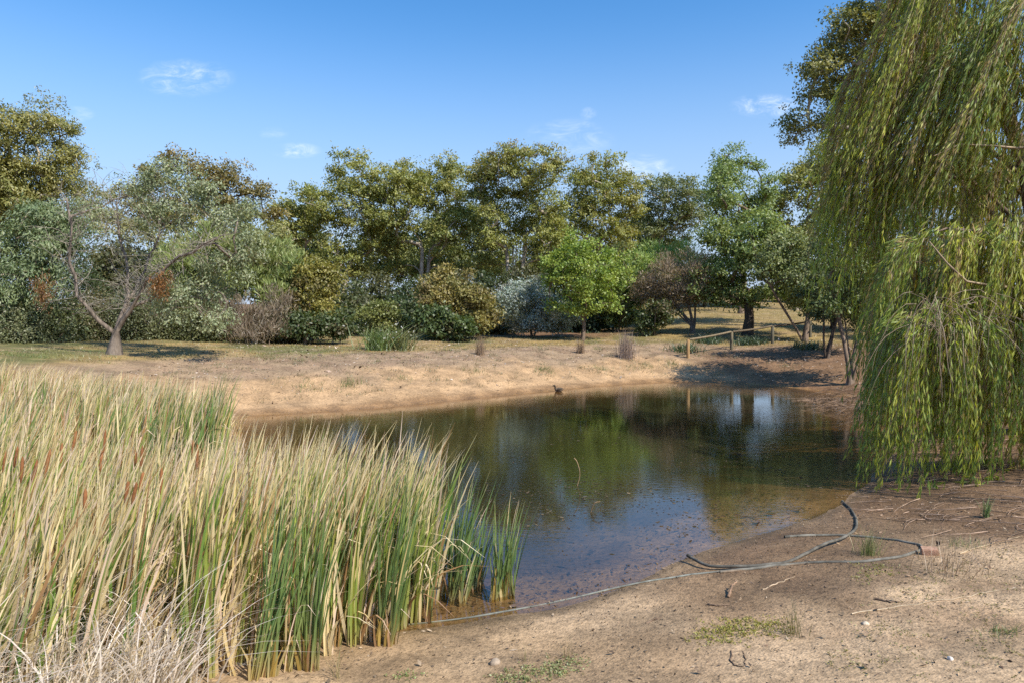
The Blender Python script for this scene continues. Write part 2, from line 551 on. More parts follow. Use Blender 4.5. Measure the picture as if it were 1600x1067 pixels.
def grow(base, stems, targets, g, step=0.6, r_tip=0.012, expo=1.9, low_pen=1.0, wob=0.05):
    """skeleton: stems are polylines from the base; every target is reached from the nearest fitting node"""
    pos, par = [np.array(base, float)], [-1]
    starts = []
    for st in stems:
        prev, p0 = 0, pos[0]
        for q in st:
            q = np.array(q, float)
            n = max(1, int(np.linalg.norm(q - p0) / step))
            for k in range(1, n + 1):
                pos.append(p0 + (q - p0) * k / n + g.normal(size=3) * wob * step * (1 if k < n else 0))
                par.append(prev)
                prev = len(pos) - 1
            p0 = q
        starts.append(prev)
    z0 = base[2] + 0.35 * (np.mean([s[-1][2] for s in stems]) - base[2])
    order = np.argsort([np.min([np.linalg.norm(t_ - pos[s]) for s in starts]) for t_ in targets])
    tips = []
    for i in order:
        t_ = targets[i]
        P = np.array(pos)
        dv = t_ - P
        hd = np.linalg.norm(dv[:, :2], axis=1)
        cost = np.linalg.norm(dv, axis=1) + low_pen * np.maximum(0, 0.45 * hd - dv[:, 2]) + 40 * (P[:, 2] < z0)
        j = int(np.argmin(cost))
        p0 = pos[j]
        ln = np.linalg.norm(t_ - p0)
        if ln < 0.05:
            continue
        pd = pos[j] - pos[par[j]] if par[j] >= 0 else np.array([0, 0, 1.])
        pd = pd / max(np.linalg.norm(pd), 1e-6)
        ctrl = p0 + (pd * .35 + np.array([0, 0, .12])) * ln
        n = max(2, int(ln / step))
        prev = j
        for k in range(1, n + 1):
            s = k / n
            q = (1 - s) ** 2 * p0 + 2 * s * (1 - s) * ctrl + s * s * t_
            pos.append(q + g.normal(size=3) * wob * step * 1.5)
            par.append(prev)
            prev = len(pos) - 1
        tips.append(prev)
    n = len(pos)
    acc = np.zeros(n)
    hask = np.zeros(n, bool)
    for p_ in par:
        if p_ >= 0:
            hask[p_] = True
    for i in range(n - 1, -1, -1):
        if not hask[i]:
            acc[i] += r_tip ** expo
        if par[i] >= 0:
            acc[par[i]] += acc[i] + (0.0006 ** expo)
    return np.array(pos), par, acc ** (1 / expo)


BARK = dict(gum=(.36, .305, .23), grey=(.185, .15, .12), dark=(.085, .065, .05), brown=(.17, .125, .09), pale=(.48, .43, .35))


def tree(name, label, cat, Y, base, blobs, cols, leaves=14000, clump=1.3, nclump=26, leaf=(.19, .066), trunk_r=.2, bark='gum', stems=1, fork=.35,
         spread=.25, group=None, seed=0, droop=.6, out_=.5, rnd=.6, tuft=.32, ntuft=26, tips=None, flat=.75, limbs=5, depth=1.0, stem_paths=None,
         wob=.05, mat=None, low=-.15, foliage='crown', step=.6, up=.0, grow_=1.0, face=.38, thin=False, rag=.06, inner=.0, alt=.0):
    g = np.random.default_rng(1000 + seed)
    base = np.array(base, float)
    root = thing(name, label, cat, base, group)
    Cb = np.array([at(b_[0], b_[1], Y + (b_[4] if len(b_) > 4 else 0)) for b_ in blobs])
    Rb = np.array([[b_[2] * Y / FPX, (b_[2] + b_[3]) / 2 * Y / FPX * depth, b_[3] * Y / FPX] for b_ in blobs]) * grow_
    if grow_ > 1.13 and Y > 60:      # lower foliage of the row hangs behind the trunks
        Cb[:, 1] += np.where(np.array([b_[1] for b_ in blobs]) > 385, 3.0, 0.0)
    # spread blobs in depth so the crown is round
    Cb[:, 1] += g.normal(size=len(Cb)) * Rb[:, 1] * .35
    vol = Rb.prod(1) ** (2 / 3)
    pick = g.choice(len(Cb), nclump * 14, p=vol / vol.sum())
    dirs = unit(g.normal(size=(len(pick), 3)))
    rr = g.random(len(pick)) ** .38
    Q = Cb[pick] + dirs * rr[:, None] * np.maximum(Rb[pick] - clump * .22, Rb[pick] * .5)
    keep = []
    md = clump * .62
    for q in Q:
        if len(keep) >= nclump:
            break
        if all(np.linalg.norm((q - k) * np.array([1, .8, 1.15])) > md for k in keep):
            keep.append(q)
    CL = np.array(keep)
    CL[:, 2] = np.maximum(CL[:, 2], base[2] + .35 * clump)
    cr = clump * g.uniform(.55, 1.4, len(CL))
    # skeleton
    top = Cb[:, 2].max() + 0.2
    cen = np.average(Cb, axis=0, weights=vol)
    if stem_paths is None:
        stem_paths = []
        hf = base[2] + (top - base[2]) * fork
        for k in range(stems):
            az = 2 * np.pi * (k + g.random() * .6) / max(stems, 1)
            off = np.array([math.cos(az), math.sin(az), 0]) * spread * (hf - base[2]) * (0.0 if stems == 1 else 1.0)
            tgt = np.array([base[0] + (cen[0] - base[0]) * .55, base[1] + (cen[1] - base[1]) * .55, hf]) + off
            midp = base * .5 + tgt * .5 + np.array([*(g.normal(size=2) * .12), 0]) * (hf - base[2]) * .3
            stem_paths.append([midp, tgt, tgt + (tgt - midp) * .5 + np.array([0, 0, .2])])
    pos, par, rad = grow(base, stem_paths, CL, g, step=step, wob=wob)
    rad = np.maximum(rad * (trunk_r / max(rad[0], 1e-6)), .008 + trunk_r * .02)
    flare = np.linalg.norm(pos - base, axis=1)
    rad = rad * (1 + .5 * np.exp(-flare / (trunk_r * 2.2)))
    if thin:
        rad = np.maximum(rad * (.34 + .66 * np.exp(-flare / 1.1)), .008)
    if thin:
        ns_ = sum(max(1, int(np.linalg.norm(np.array(q1) - np.array(q0)) / step)) for st in stem_paths for q0, q1 in zip([base] + list(st[:-1]), st))
        rad[1:ns_ + 1] = np.maximum(rad[1:ns_ + 1], .10 * np.exp(-flare[1:ns_ + 1] / 4.5))
    pos[0][2] -= .15
    ch = chains_of(pos, par, rad)
    owner = {}
    limb_of = {}
    big = sorted([i for i, (c_, ow) in enumerate(ch) if ow == 0], key=lambda i: -rad[ch[i][0][1]])[:limbs] if len(ch) > 1 else []
    for i, (c_, ow) in enumerate(ch):
        limb_of[i] = i if i in big else (limb_of.get(ow, 0) if ow >= 0 else 0)
    groups = {}
    for i, (c_, ow) in enumerate(ch):
        if len(c_) < 2:
            continue
        r_ = rad[c_].copy()
        if ow >= 0:
            r_[0] = r_[1] * 1.05
        groups.setdefault(limb_of[i], []).append((pos[c_], r_))
    bc = np.array(BARK[bark])
    for k, paths in groups.items():
        cf = lambda i, V: bc * (0.8 + .4 * vnoise(V[:, 0] * 3 + i, V[:, 2] * 1.2)[:, None])
        tubes('trunk' if k == 0 else 'limb', paths, cf, M_BARK, root, 7 if trunk_r > .15 else 5)
    # foliage
    nT = len(CL) * ntuft
    ci = np.repeat(np.arange(len(CL)), ntuft)
    dt = g.normal(size=(nT, 3))
    dt = unit(dt)
    dt[:, 2] = np.where(dt[:, 2] < low, -dt[:, 2], dt[:, 2])
    tc_ = CL[ci] + dt * cr[ci][:, None] * np.array([1, 1, flat]) * (g.random(nT) ** .45 * g.uniform(1 - rag, 1 + rag, nT))[:, None]
    nl = max(1, int(round(leaves * .92 / nT)))
    ti = np.repeat(np.arange(nT), nl)
    n = len(ti)
    C = tc_[ti] + g.normal(size=(n, 3)) * tuft * .5 * np.array([1, 1, .75])
    if inner > 0:
        mi = g.random(n) < inner
        k_ = int(mi.sum())
        pb = g.choice(len(Cb), k_, p=vol / vol.sum())
        C[mi] = Cb[pb] + unit(g.normal(size=(k_, 3))) * Rb[pb] * (g.random(k_) ** .5 * .95)[:, None] + g.normal(size=(k_, 3)) * .12
    A = unit(dt[ti] * out_ + np.array([0, 0, -1.]) * droop + np.array([0, 0, 1.]) * up + g.normal(size=(n, 3)) * rnd)
    L = leaf[0] * 1.35 * g.uniform(.65, 1.3, n)
    Wd = leaf[1] * 1.9 * g.uniform(.7, 1.25, n)
    V, F = leaf_quads(C, A, L, Wd, g, unit(dt[ti] + np.array([0, 0, .35])), face)
    c1, c2 = np.array(cols[0]) * 1.9, np.array(cols[1]) * 1.85
    m_ = np.clip(g.random(len(CL))[ci[ti]] * .6 + g.random(nT)[ti] * .25 + g.random(n) * .4 - .1, 0, 1)[:, None]
    c_ = c1 * (1 - m_) + c2 * m_
    if alt > 0:
        am_ = ((g.random(len(CL)) < alt) * g.uniform(.3, .8, len(CL)))[ci[ti]][:, None]
        c_ = c_ * (1 - am_) + np.array([.15, .105, .055]) * am_
    if tips is not None:
        amt = np.clip((tc_[:, 2] - (CL[ci][:, 2])) / cr[ci], 0, 1) * (g.random(len(CL)) < tips[1])[ci] * g.uniform(.3, 1, nT)  # tints clump tops: new growth colour, also sunlit highlights painted on
        if len(tips) > 2:
            amt = amt * sstep(tips[2] - .25, tips[2] + .1, (tc_[:, 2] - base[2]) / (top - base[2]))
        c_ = c_ * (1 - amt[ti][:, None]) + np.array(tips[0]) * amt[ti][:, None]
    c_ = c_ * g.uniform(.80, 1.20, (n, 1)) * g.uniform(.95, 1.05, (n, 3))
    cro = mesh(foliage, V, F, np.repeat(c_, 4, 0), mat or M_LEAF, root)
    cro['kind'] = 'stuff'
    return root, CL, pos


GUM = ((.092, .112, .027), (.205, .205, .055))
OLIVE = ((.10, .10, .035), (.19, .15, .06))
DARK = ((.028, .043, .014), (.058, .074, .024))
GREEN = ((.075, .115, .028), (.15, .19, .05))
LIGHT = ((.085, .135, .022), (.185, .22, .045))
BLUE = ((.068, .096, .045), (.13, .155, .072))
RED = (.26, .115, .045)

row = 'tall gums in the row behind the pond'
tree('gum_tree', 'tall gum with a stepped left shoulder, leftmost of the pale trunked row', 'tree', 66, on_ground(532, 66),
     [(548, 292, 46, 52), (505, 325, 45, 42), (462, 362, 36, 36), (565, 365, 32, 46), (520, 408, 48, 32), (438, 352, 20, 26), (580, 320, 26, 40), (470, 420, 34, 34), (560, 420, 30, 22), (600, 395, 22, 30), (530, 432, 66, 24, 5)],
     GUM, 52000, 1.35, 112, trunk_r=.32, stems=3, fork=.34, spread=.16, group=row, grow_=1.16, inner=.17, seed=1, tips=((.28, .24, .06), .6))
tree('gum_tree', 'broad gum with two pale trunks, second from the left in the back row', 'tree', 68, on_ground(655, 68),
     [(662, 288, 56, 40), (618, 298, 30, 40), (705, 296, 34, 46), (618, 368, 30, 34), (700, 372, 36, 34), (660, 392, 38, 28), (724, 340, 20, 38), (640, 335, 40, 30), (615, 415, 28, 24), (705, 420, 30, 22), (665, 425, 60, 24, 5)],
     GUM, 50000, 1.35, 108, trunk_r=.32, stems=2, fork=.40, spread=.10, group=row, grow_=1.16, inner=.17, seed=2, tips=((.28, .23, .06), .6))
tree('gum_tree', 'tallest gum with reddish new growth on its crown in the back row', 'tree', 65, on_ground(802, 65),
     [(805, 266, 58, 38), (758, 288, 28, 42), (850, 298, 32, 48), (768, 362, 34, 42), (845, 370, 38, 42), (808, 330, 46, 36), (758, 420, 24, 24), (870, 345, 18, 40), (840, 420, 30, 20), (780, 300, 40, 40), (808, 420, 58, 28, 5)],
     GUM, 52000, 1.35, 112, trunk_r=.36, stems=4, fork=.38, spread=.14, group=row, grow_=1.16, inner=.17, seed=3, tips=(RED, .75, .82))
tree('gum_tree', 'rounded gum behind the light green sapling, rightmost pale crown of the back row', 'tree', 70, on_ground(935, 70),
     [(940, 288, 52, 40), (906, 312, 24, 42), (980, 312, 26, 42), (935, 352, 44, 34), (968, 372, 30, 24), (940, 400, 34, 22), (935, 420, 58, 28, 5)],
     GUM, 44000, 1.35, 96, trunk_r=.30, stems=3, fork=.38, spread=.16, group=row, grow_=1.16, inner=.17, seed=4, tips=((.28, .19, .06), .6))
tree('gum_tree', 'low dark green gum filling the dip beside the small white cloud', 'tree', 76, on_ground(1048, 76),
     [(1045, 312, 42, 36), (1020, 350, 24, 34), (1078, 330, 28, 44), (1050, 368, 42, 28), (1045, 395, 56, 28)],
     ((.06, .08, .028), (.12, .13, .05)), 30000, 1.4, 74, trunk_r=.25, stems=2, fork=.4, group=row, grow_=1.16, inner=.17, seed=5)
tree('gum_tree', 'airy fine leaved tree with reddish limbs above the fence, sky behind its top', 'tree', 52, on_ground(1158, 52),
     [(1150, 262, 42, 38), (1120, 300, 28, 42), (1190, 300, 28, 42), (1150, 330, 50, 36), (1175, 360, 40, 36)],
     ((.075, .11, .035), (.15, .19, .06)), 16000, 1.05, 44, trunk_r=.22, bark='brown', fork=.45, group=row, seed=6, leaf=(.15, .06), tuft=.42)
tree('gum_tree', 'pale tipped gum between the airy tree and the willow', 'tree', 56, on_ground(1245, 56),
     [(1232, 292, 34, 40), (1272, 268, 32, 46), (1210, 335, 32, 40), (1285, 330, 34, 50), (1250, 380, 46, 40), (1310, 260, 34, 50)],
     ((.085, .105, .03), (.18, .18, .05)), 22000, 1.3, 44, trunk_r=.28, group=row, inner=.25, seed=7, tips=((.33, .29, .09), .7))
tree('gum_tree', 'towering dark gum rising behind the willow beyond the top of the view', 'tree', 38, on_ground(1385, 38),
     [(1335, 52, 52, 52), (1272, 128, 38, 46), (1256, 192, 26, 34), (1345, 150, 58, 66), (1392, 20, 56, 70), (1300, 205, 36, 26), (1310, 90, 45, 50), (1440, 100, 60, 90), (1400, -70, 60, 60)],
     ((.075, .09, .028), (.17, .16, .05)), 46000, 1.0, 120, leaf=(.14, .05), trunk_r=.32, group=None, inner=.2, seed=8, tips=((.28, .25, .07), .65), tuft=.3, stems=2, spread=.1, fork=.4)
for px_, Y_, s_, lb in ((1500, 74, 9, 'dark gum hidden in shade directly behind the willow curtain'),):
    tree('gum_tree', lb, 'tree', Y_, on_ground(px_, Y_), [(px_, 245, 60, 50), (px_ - 60, 290, 60, 60), (px_ + 40, 320, 70, 80), (px_ - 20, 420, 80, 60)],
         ((.05, .065, .02), (.11, .12, .035)), 14000, 2.4, 50, leaf=(.36, .16), trunk_r=.35, seed=s_, tuft=.7)

# a second, lower row farther back closes the view between the trunks
for k, (px_, lb) in enumerate(((478, 'distant olive gum seen left of the leftmost pale trunks'), (596, 'distant gum in the gap between the first and second back gums'), (672, 'distant gum behind the broad gum with two trunks'),
                               (752, 'distant gum left of the tallest gum trunks'), (868, 'distant gum in the gap right of the tallest gum'), (1000, 'distant gum left behind the low dark gum'))):
    gk = np.random.default_rng(80 + k)
    tree('gum_tree', lb, 'tree', 82, on_ground(px_, 82), [(px_, 372, 34, 40), (px_ - 30, 398, 30, 32), (px_ + 30, 395, 30, 34), (px_ + gk.uniform(-12, 12), 345 + gk.uniform(-8, 14), 24, 26), (px_, 418, 48, 24)],
         ((.06, .075, .022), (.12, .13, .04)), 11000, 1.7, 44, leaf=(.27, .10), trunk_r=.28, stems=2, spread=.15, fork=.4, group='distant gums behind the back row', seed=80 + k, limbs=2, inner=.3)

# left-hand trees
lft = 'tall trees at the left edge'
tree('gum_tree', 'tall golden olive gum with a domed top at the left edge', 'tree', 40, on_ground(62, 40),
     [(62, 205, 40, 46), (98, 240, 32, 48), (22, 255, 46, 70), (60, 300, 66, 56), (0, 330, 56, 70), (112, 300, 24, 42), (90, 370, 40, 40)],
     ((.095, .105, .03), (.20, .185, .06)), 50000, .95, 95, leaf=(.125, .039), trunk_r=.25, group=lft, inner=.15, seed=11, tips=((.29, .26, .09), .7), tuft=.32)
tree('gum_tree', 'tall golden olive gum cut by the left frame edge', 'tree', 38, on_ground(-30, 38),
     [(-30, 210, 48, 60), (-60, 290, 60, 80), (-10, 300, 40, 60), (-40, 400, 60, 60)],
     ((.095, .105, .03), (.20, .185, .06)), 18000, 1.0, 50, leaf=(.15, .05), trunk_r=.25, group=lft, inner=.15, seed=12, tips=((.29, .26, .09), .7), tuft=.32)
tree('gum_tree', 'bluish green weeping gum low at the left edge behind the reeds', 'tree', 28, on_ground(35, 28),
     [(30, 400, 52, 62), (84, 430, 34, 56), (20, 480, 60, 50), (100, 370, 30, 40), (-30, 430, 50, 80), (70, 345, 44, 34), (60, 510, 60, 26)],
     BLUE, 32000, .75, 90, leaf=(.125, .028), trunk_r=.2, group=lft, seed=13, droop=1.0, tuft=.3)
tree('gum_tree', 'rusty olive wide crowned gum behind the gnarled bare tree', 'tree', 58, on_ground(312, 58),
     [(300, 262, 46, 28), (352, 282, 40, 26), (392, 306, 30, 24), (240, 290, 30, 30), (320, 310, 60, 24), (285, 340, 60, 28), (360, 330, 40, 24), (215, 330, 34, 40), (420, 330, 20, 20)],
     ((.085, .08, .027), (.165, .13, .045)), 22000, 1.15, 56, trunk_r=.28, bark='brown', stems=3, fork=.45, inner=.25, seed=14, tips=((.30, .19, .08), .6), tuft=.34)

tree('gum_tree', 'grey green loose tree filling the space behind the gnarled limbs', 'tree', 46, on_ground(205, 46),
     [(190, 380, 56, 50), (150, 330, 36, 40), (235, 400, 44, 40), (160, 430, 50, 40), (215, 345, 36, 34), (250, 440, 40, 40)],
     ((.105, .115, .05), (.20, .19, .09)), 17000, .9, 60, leaf=(.15, .05), trunk_r=.16, bark='grey', stems=3, spread=.3, seed=16)
tree('gum_tree', 'olive loose tree between the rusty crown and the feathery bush', 'tree', 50, on_ground(350, 50),
     [(330, 375, 50, 40), (385, 370, 40, 36), (300, 400, 44, 40), (420, 390, 30, 40), (360, 420, 60, 34)],
     ((.09, .105, .04), (.19, .18, .07)), 14000, .95, 52, leaf=(.17, .06), trunk_r=.16, bark='grey', stems=3, spread=.3, seed=17)

# gnarled half-bare tree: limbs laid out by hand
Yg = 27.0
gb = gpt(178, 553)
Yg = gb[1]
gp = lambda a_, b_, dy=0: at(a_, b_, Yg + dy)
stem_list = [
    [gp(178, 520), gp(152, 500, -.4), gp(120, 462, -.8), gp(108, 410, -1.0), gp(112, 355, -1.2), gp(104, 310, -1.2)],
    [gp(180, 522), gp(196, 478, .5), gp(200, 430, .9), gp(186, 370, 1.0), gp(182, 315, 1.1)],
    [gp(182, 518), gp(212, 470, -.2), gp(228, 438, -.4), gp(262, 416, -.6), gp(300, 396, -.8), gp(335, 374, -1.0)],
    [gp(182, 518), gp(205, 480, .3), gp(246, 466, .9), gp(290, 470, 1.5)],
    [gp(182, 518), gp(200, 470, .8), gp(228, 420, 1.4), gp(250, 350, 1.8), gp(255, 290, 2.0)]]
tree('gnarled_tree', 'gnarled half bare tree with spreading grey limbs on the left lawn', 'tree', Yg, gb,
     [(225, 292, 28, 26), (262, 270, 34, 26), (305, 300, 30, 30), (360, 335, 34, 28), (390, 385, 24, 36), (350, 420, 44, 30), (315, 455, 40, 30), (345, 495, 34, 22),
      (280, 470, 34, 34), (380, 330, 26, 24), (280, 330, 36, 30), (235, 330, 30, 30), (140, 330, 26, 30), (330, 300, 24, 22)],
     ((.10, .125, .068), (.195, .21, .12)), 15000, .42, 130, leaf=(.085, .030), trunk_r=.22, bark='grey', stem_paths=stem_list, seed=15, limbs=7, wob=.16, thin=True,
     tuft=.22, ntuft=9, step=.4, low=-1)
gnarl = bpy.data.objects['gnarled_tree']
g = np.random.default_rng(77)
tw = []
for k in range(270):
    s = stem_list[g.integers(0, 5)]
    i = g.integers(1, len(s) - 1)
    p0 = s[i] + (s[i + 1] - s[i]) * g.random()
    dr = unit(g.normal(size=3) * np.array([1, .7, .6]) + np.array([0, 0, .55]))
    ln = g.uniform(.5, 1.7)
    pts = [p0]
    for q in range(6):
        dr = unit(dr + g.normal(size=3) * .28)
        pts.append(pts[-1] + dr * ln / 6)
    tw.append((np.array(pts), np.linspace(.014, .004, 7)))
    for _ in range(2):
        q0 = pts[g.integers(1, 5)]
        d2 = unit(dr + g.normal(size=3) * .6)
        tw.append((np.array([q0, q0 + d2 * .25, q0 + d2 * .5 + g.normal(size=3) * .06]), np.array([.007, .005, .003])))
for k in range(90):           # dry twig sprays reaching over the crown
    c0 = gp(g.uniform(130, 260), g.uniform(290, 400), g.uniform(-1, 1.5))
    dr = unit(g.normal(size=3) * .5 + np.array([0, 0, 1.]))
    pts = [c0]
    for q in range(5):
        dr = unit(dr + g.normal(size=3) * .3)
        pts.append(pts[-1] + dr * .22)
    tw.append((np.array(pts), np.linspace(.011, .003, 6)))
o = tubes('twigs', tw, (.25, .22, .175), M_BARK, gnarl, 3)
o['kind'] = 'stuff'

# rust-coloured mistletoe clumps
for px_, py_, rx_, ry_, Y_, s_, lb in ((250, 445, 17, 24, Yg - 1.2, 21, 'rust orange mistletoe ball hanging from the gnarled tree limb'),
                                       (66, 455, 16, 30, 26.4, 22, 'rust orange mistletoe clump in the bluish gum at the left edge')):
    gq = np.random.default_rng(s_)
    c0 = at(px_, py_, Y_)
    rr = np.array([rx_, rx_, ry_]) * Y_ / FPX
    d_ = unit(gq.normal(size=(900, 3)))
    C = c0 + d_ * rr * (gq.random(900) ** .5 * (1 + .35 * np.sin(d_[:, 0] * 5 + d_[:, 2] * 4 + s_)))[:, None]
    A = unit(np.array([0, 0, -1.]) + gq.normal(size=(900, 3)) * .5)
    V, F = leaf_quads(C, A, gq.uniform(.06, .14, 900), .03, gq)
    cc = np.array([.24, .115, .035]) * gq.uniform(.5, 1.4, (900, 1)) * gq.uniform(.9, 1.1, (900, 3))
    root = thing('mistletoe', lb, 'mistletoe', c0 + np.array([0, 0, rr[2]]))
    o = mesh('foliage', V, F, np.repeat(cc, 4, 0), M_LEAF, root)
    o['kind'] = 'stuff'
    tubes('stem', [(np.array([c0 + [0, 0, rr[2]], c0 + [.02, 0, 0], c0 + [.1, .05, -rr[2] * .6]]), np.array([.015, .01, .004]))], (.2, .15, .1), M_BARK, root, 4)

# right-hand trees around the fence
b11 = gpt(1167, 524)
tree('shade_tree', 'round green tree with a straight dark trunk behind the log fence', 'tree', b11[1], b11,
     [(1168, 395, 54, 44), (1122, 375, 30, 32), (1108, 442, 34, 36), (1216, 408, 40, 44), (1165, 462, 58, 26), (1240, 448, 32, 34), (1140, 420, 40, 36), (1195, 360, 34, 30)],
     ((.075, .11, .03), (.16, .19, .055)), 26000, .75, 90, leaf=(.13, .05), trunk_r=.24, bark='dark', fork=.30, inner=.2, seed=31, droop=.9, tuft=.28, ntuft=22,
     tips=((.30, .31, .10), .45))
b12 = gpt(1083, 521)
sp12 = [[b12 + [-.1, 0, .5], b12 + [-.7, .2, 1.3], b12 + [-1.3, .3, 2.1]], [b12 + [0, 0, .5], b12 + [-.25, -.2, 1.4], b12 + [-.6, -.3, 2.4]],
        [b12 + [.1, 0, .5], b12 + [.15, .1, 1.4], b12 + [.1, .2, 2.6]], [b12 + [-.1, 0, .4], b12 + [-.9, -.2, 1.1], b12 + [-1.9, -.3, 1.8]]]
tree('paperbark_tree', 'wispy brown twiggy small tree with fanning stems left of the fence', 'tree', b12[1], b12,
     [(1052, 432, 44, 34), (1022, 446, 28, 30), (1080, 430, 26, 40), (1050, 462, 40, 22), (1090, 460, 20, 24)],
     ((.12, .085, .06), (.20, .155, .10)), 16000, .6, 60, leaf=(.16, .018), trunk_r=.15, bark='grey', stem_paths=sp12, seed=32, droop=0, up=.7, rnd=.5, tuft=.3, low=-1)
tree('wattle_shrub', 'bright green feathery shrub top behind the wispy brown tree', 'shrub', b12[1] + 5, on_ground(1040, b12[1] + 5),
     [(1035, 402, 38, 20), (1000, 420, 26, 24), (1070, 400, 28, 18), (1040, 440, 50, 30)],
     ((.09, .14, .03), (.18, .22, .055)), 9000, .8, 40, leaf=(.2, .03), trunk_r=.1, bark='brown', seed=33, droop=0, up=.5)
b13 = gpt(910, 532)
tree('sapling_tree', 'bright light green young tree with a thin straight trunk on the lawn', 'tree', b13[1], b13,
     [(910, 425, 50, 40), (878, 418, 30, 32), (952, 440, 28, 38), (910, 470, 48, 26), (900, 392, 34, 22), (935, 400, 26, 24), (975, 430, 14, 20), (858, 440, 14, 18), (890, 378, 10, 16), (925, 380, 10, 14), (972, 405, 8, 14), (852, 415, 8, 14), (868, 480, 14, 10), (958, 480, 14, 12), (985, 455, 7, 10)],
     LIGHT, 15000, .42, 130, leaf=(.105, .055), trunk_r=.10, bark='brown', fork=.22, seed=34, droop=.3, tuft=.26, ntuft=11, rnd=.9, face=.8, rag=.25, low=-.4)
b14 = gpt(1257, 534)
Y14 = b14[1]
sp14 = [[at(1243, 512, Y14), at(1224, 482, Y14), at(1206, 450, Y14 - .2), at(1193, 425, Y14 - .4)], [at(1262, 500, Y14), at(1266, 460, Y14 + .3), at(1262, 420, Y14 + .4)]]
tree('leaning_tree', 'leaning trunk tree bent left over the fence end', 'tree', Y14, b14,
     [(1236, 440, 30, 36), (1200, 420, 26, 26), (1262, 410, 36, 44), (1270, 470, 30, 34), (1230, 390, 34, 30)],
     ((.075, .095, .035), (.15, .165, .06)), 14000, .6, 64, leaf=(.11, .045), trunk_r=.13, bark='brown', stem_paths=sp14, seed=35, tuft=.26, limbs=4)
b15 = on_ground(1328, 24.5)
tree('tea_tree', 'dark multi stemmed tree at the water edge beside the willow', 'tree', 24.5, b15,
     [(1332, 420, 36, 60), (1300, 470, 30, 34), (1362, 380, 36, 60), (1298, 360, 28, 44), (1380, 450, 40, 50), (1330, 330, 40, 40), (1340, 490, 40, 24), (1400, 320, 40, 60)],
     ((.05, .075, .025), (.12, .14, .045)), 18000, .55, 110, leaf=(.095, .036), trunk_r=.12, bark='brown', stems=4, spread=.28, fork=.45, seed=36, tuft=.25, ntuft=20)
tree('tea_tree', 'dark bushy tree at the top of the bank right of the fence', 'tree', 29, on_ground(1290, 29),
     [(1290, 470, 34, 40), (1320, 440, 40, 50), (1280, 420, 26, 40), (1350, 470, 40, 50)],
     DARK, 10000, .6, 60, leaf=(.11, .045), trunk_r=.10, bark='dark', stems=3, spread=.3, fork=.4, seed=37, tuft=.26)

# shrubs along the lawn
SHR = [
    ('wattle_shrub', 'soft bright green feathery bush with a pinkish dry skirt on the left lawn', 33, 395, [(402, 420, 46, 44), (345, 432, 50, 44), (292, 432, 40, 44), (436, 450, 26, 44), (380, 400, 40, 26)],
     ((.095, .13, .04), (.20, .215, .075)), 30000, .95, 80, (.24, .03), dict(droop=0, up=.8, rnd=.5, stems=4, spread=.4, bark='grey')),
    ('tea_tree_shrub', 'pinkish brown wispy dry shrub at the foot of the feathery bush', 30.5, 400, [(400, 500, 30, 28), (372, 510, 22, 20), (430, 495, 20, 30), (335, 500, 30, 26), (400, 524, 34, 16), (360, 526, 24, 14), (432, 522, 22, 14)],
     ((.11, .085, .06), (.175, .138, .098)), 6000, .6, 46, (.22, .02), dict(droop=0, up=.9, rnd=.4, stems=5, spread=.5, bark='pale')),
    ('shrub', 'yellow olive upright shrub right of the feathery bush', 33, 492, [(490, 452, 28, 36), (502, 492, 26, 26), (482, 424, 20, 20), (470, 480, 22, 34)],
     ((.105, .105, .025), (.19, .165, .042)), 12000, .6, 56, (.14, .05), {}),
    ('shrub', 'dark low shrub under the yellow olive shrub at the lawn edge', 31, 475, [(470, 512, 40, 16), (520, 514, 30, 14)], DARK, 6000, .5, 36, (.14, .06), dict(fork=.5)),
    ('shrub', 'yellowish small shrub behind the strap leaved clumps', 37, 595, [(596, 492, 20, 18), (612, 505, 20, 18), (580, 505, 16, 14)],
     ((.08, .095, .028), (.14, .15, .045)), 5000, .5, 30, (.14, .05), {}),
    ('shrub', 'rounded rusty gold shrub left of the silver bush', 36, 715, [(716, 466, 40, 34), (688, 486, 26, 28), (746, 488, 24, 32), (684, 456, 24, 22), (720, 500, 40, 22)],
     ((.10, .10, .03), (.19, .15, .048)), 16000, .62, 76, (.15, .055), {}),
    ('shrub', 'glossy dark green shrub under the rusty gold shrub', 34, 700, [(702, 512, 34, 18), (680, 505, 22, 18)], ((.035, .055, .018), (.068, .09, .03)), 6000, .5, 30, (.16, .08), {}),
    ('silver_shrub', 'silvery grey bush left of the light green young tree', 38, 832, [(830, 466, 36, 28), (800, 480, 22, 32), (862, 490, 28, 26), (840, 508, 40, 16), (880, 505, 20, 18)],
     ((.14, .17, .15), (.235, .265, .245)), 14000, .55, 74, (.13, .045), {}),
    ('shrub', 'dark green shrub behind the light green young tree', 41, 965, [(966, 452, 26, 44), (980, 490, 26, 28), (950, 480, 24, 34)], ((.055, .085, .022), (.11, .14, .04)), 10000, .6, 46, (.15, .06), {}),
    ('shrub', 'brown tinged shrub between the sapling and the wispy tree', 44, 1000, [(1000, 470, 22, 34), (990, 430, 24, 28)], ((.11, .09, .04), (.19, .15, .06)), 7000, .6, 34, (.14, .05), {}),
    ('shrub', 'small dark open shrub beside the wispy tree stems', 38, 1022, [(1022, 500, 18, 18), (1035, 490, 14, 18), (1010, 512, 14, 10)], DARK, 3500, .4, 26, (.12, .06), {}),
]
sh_group = 'shrubs along the far lawn'
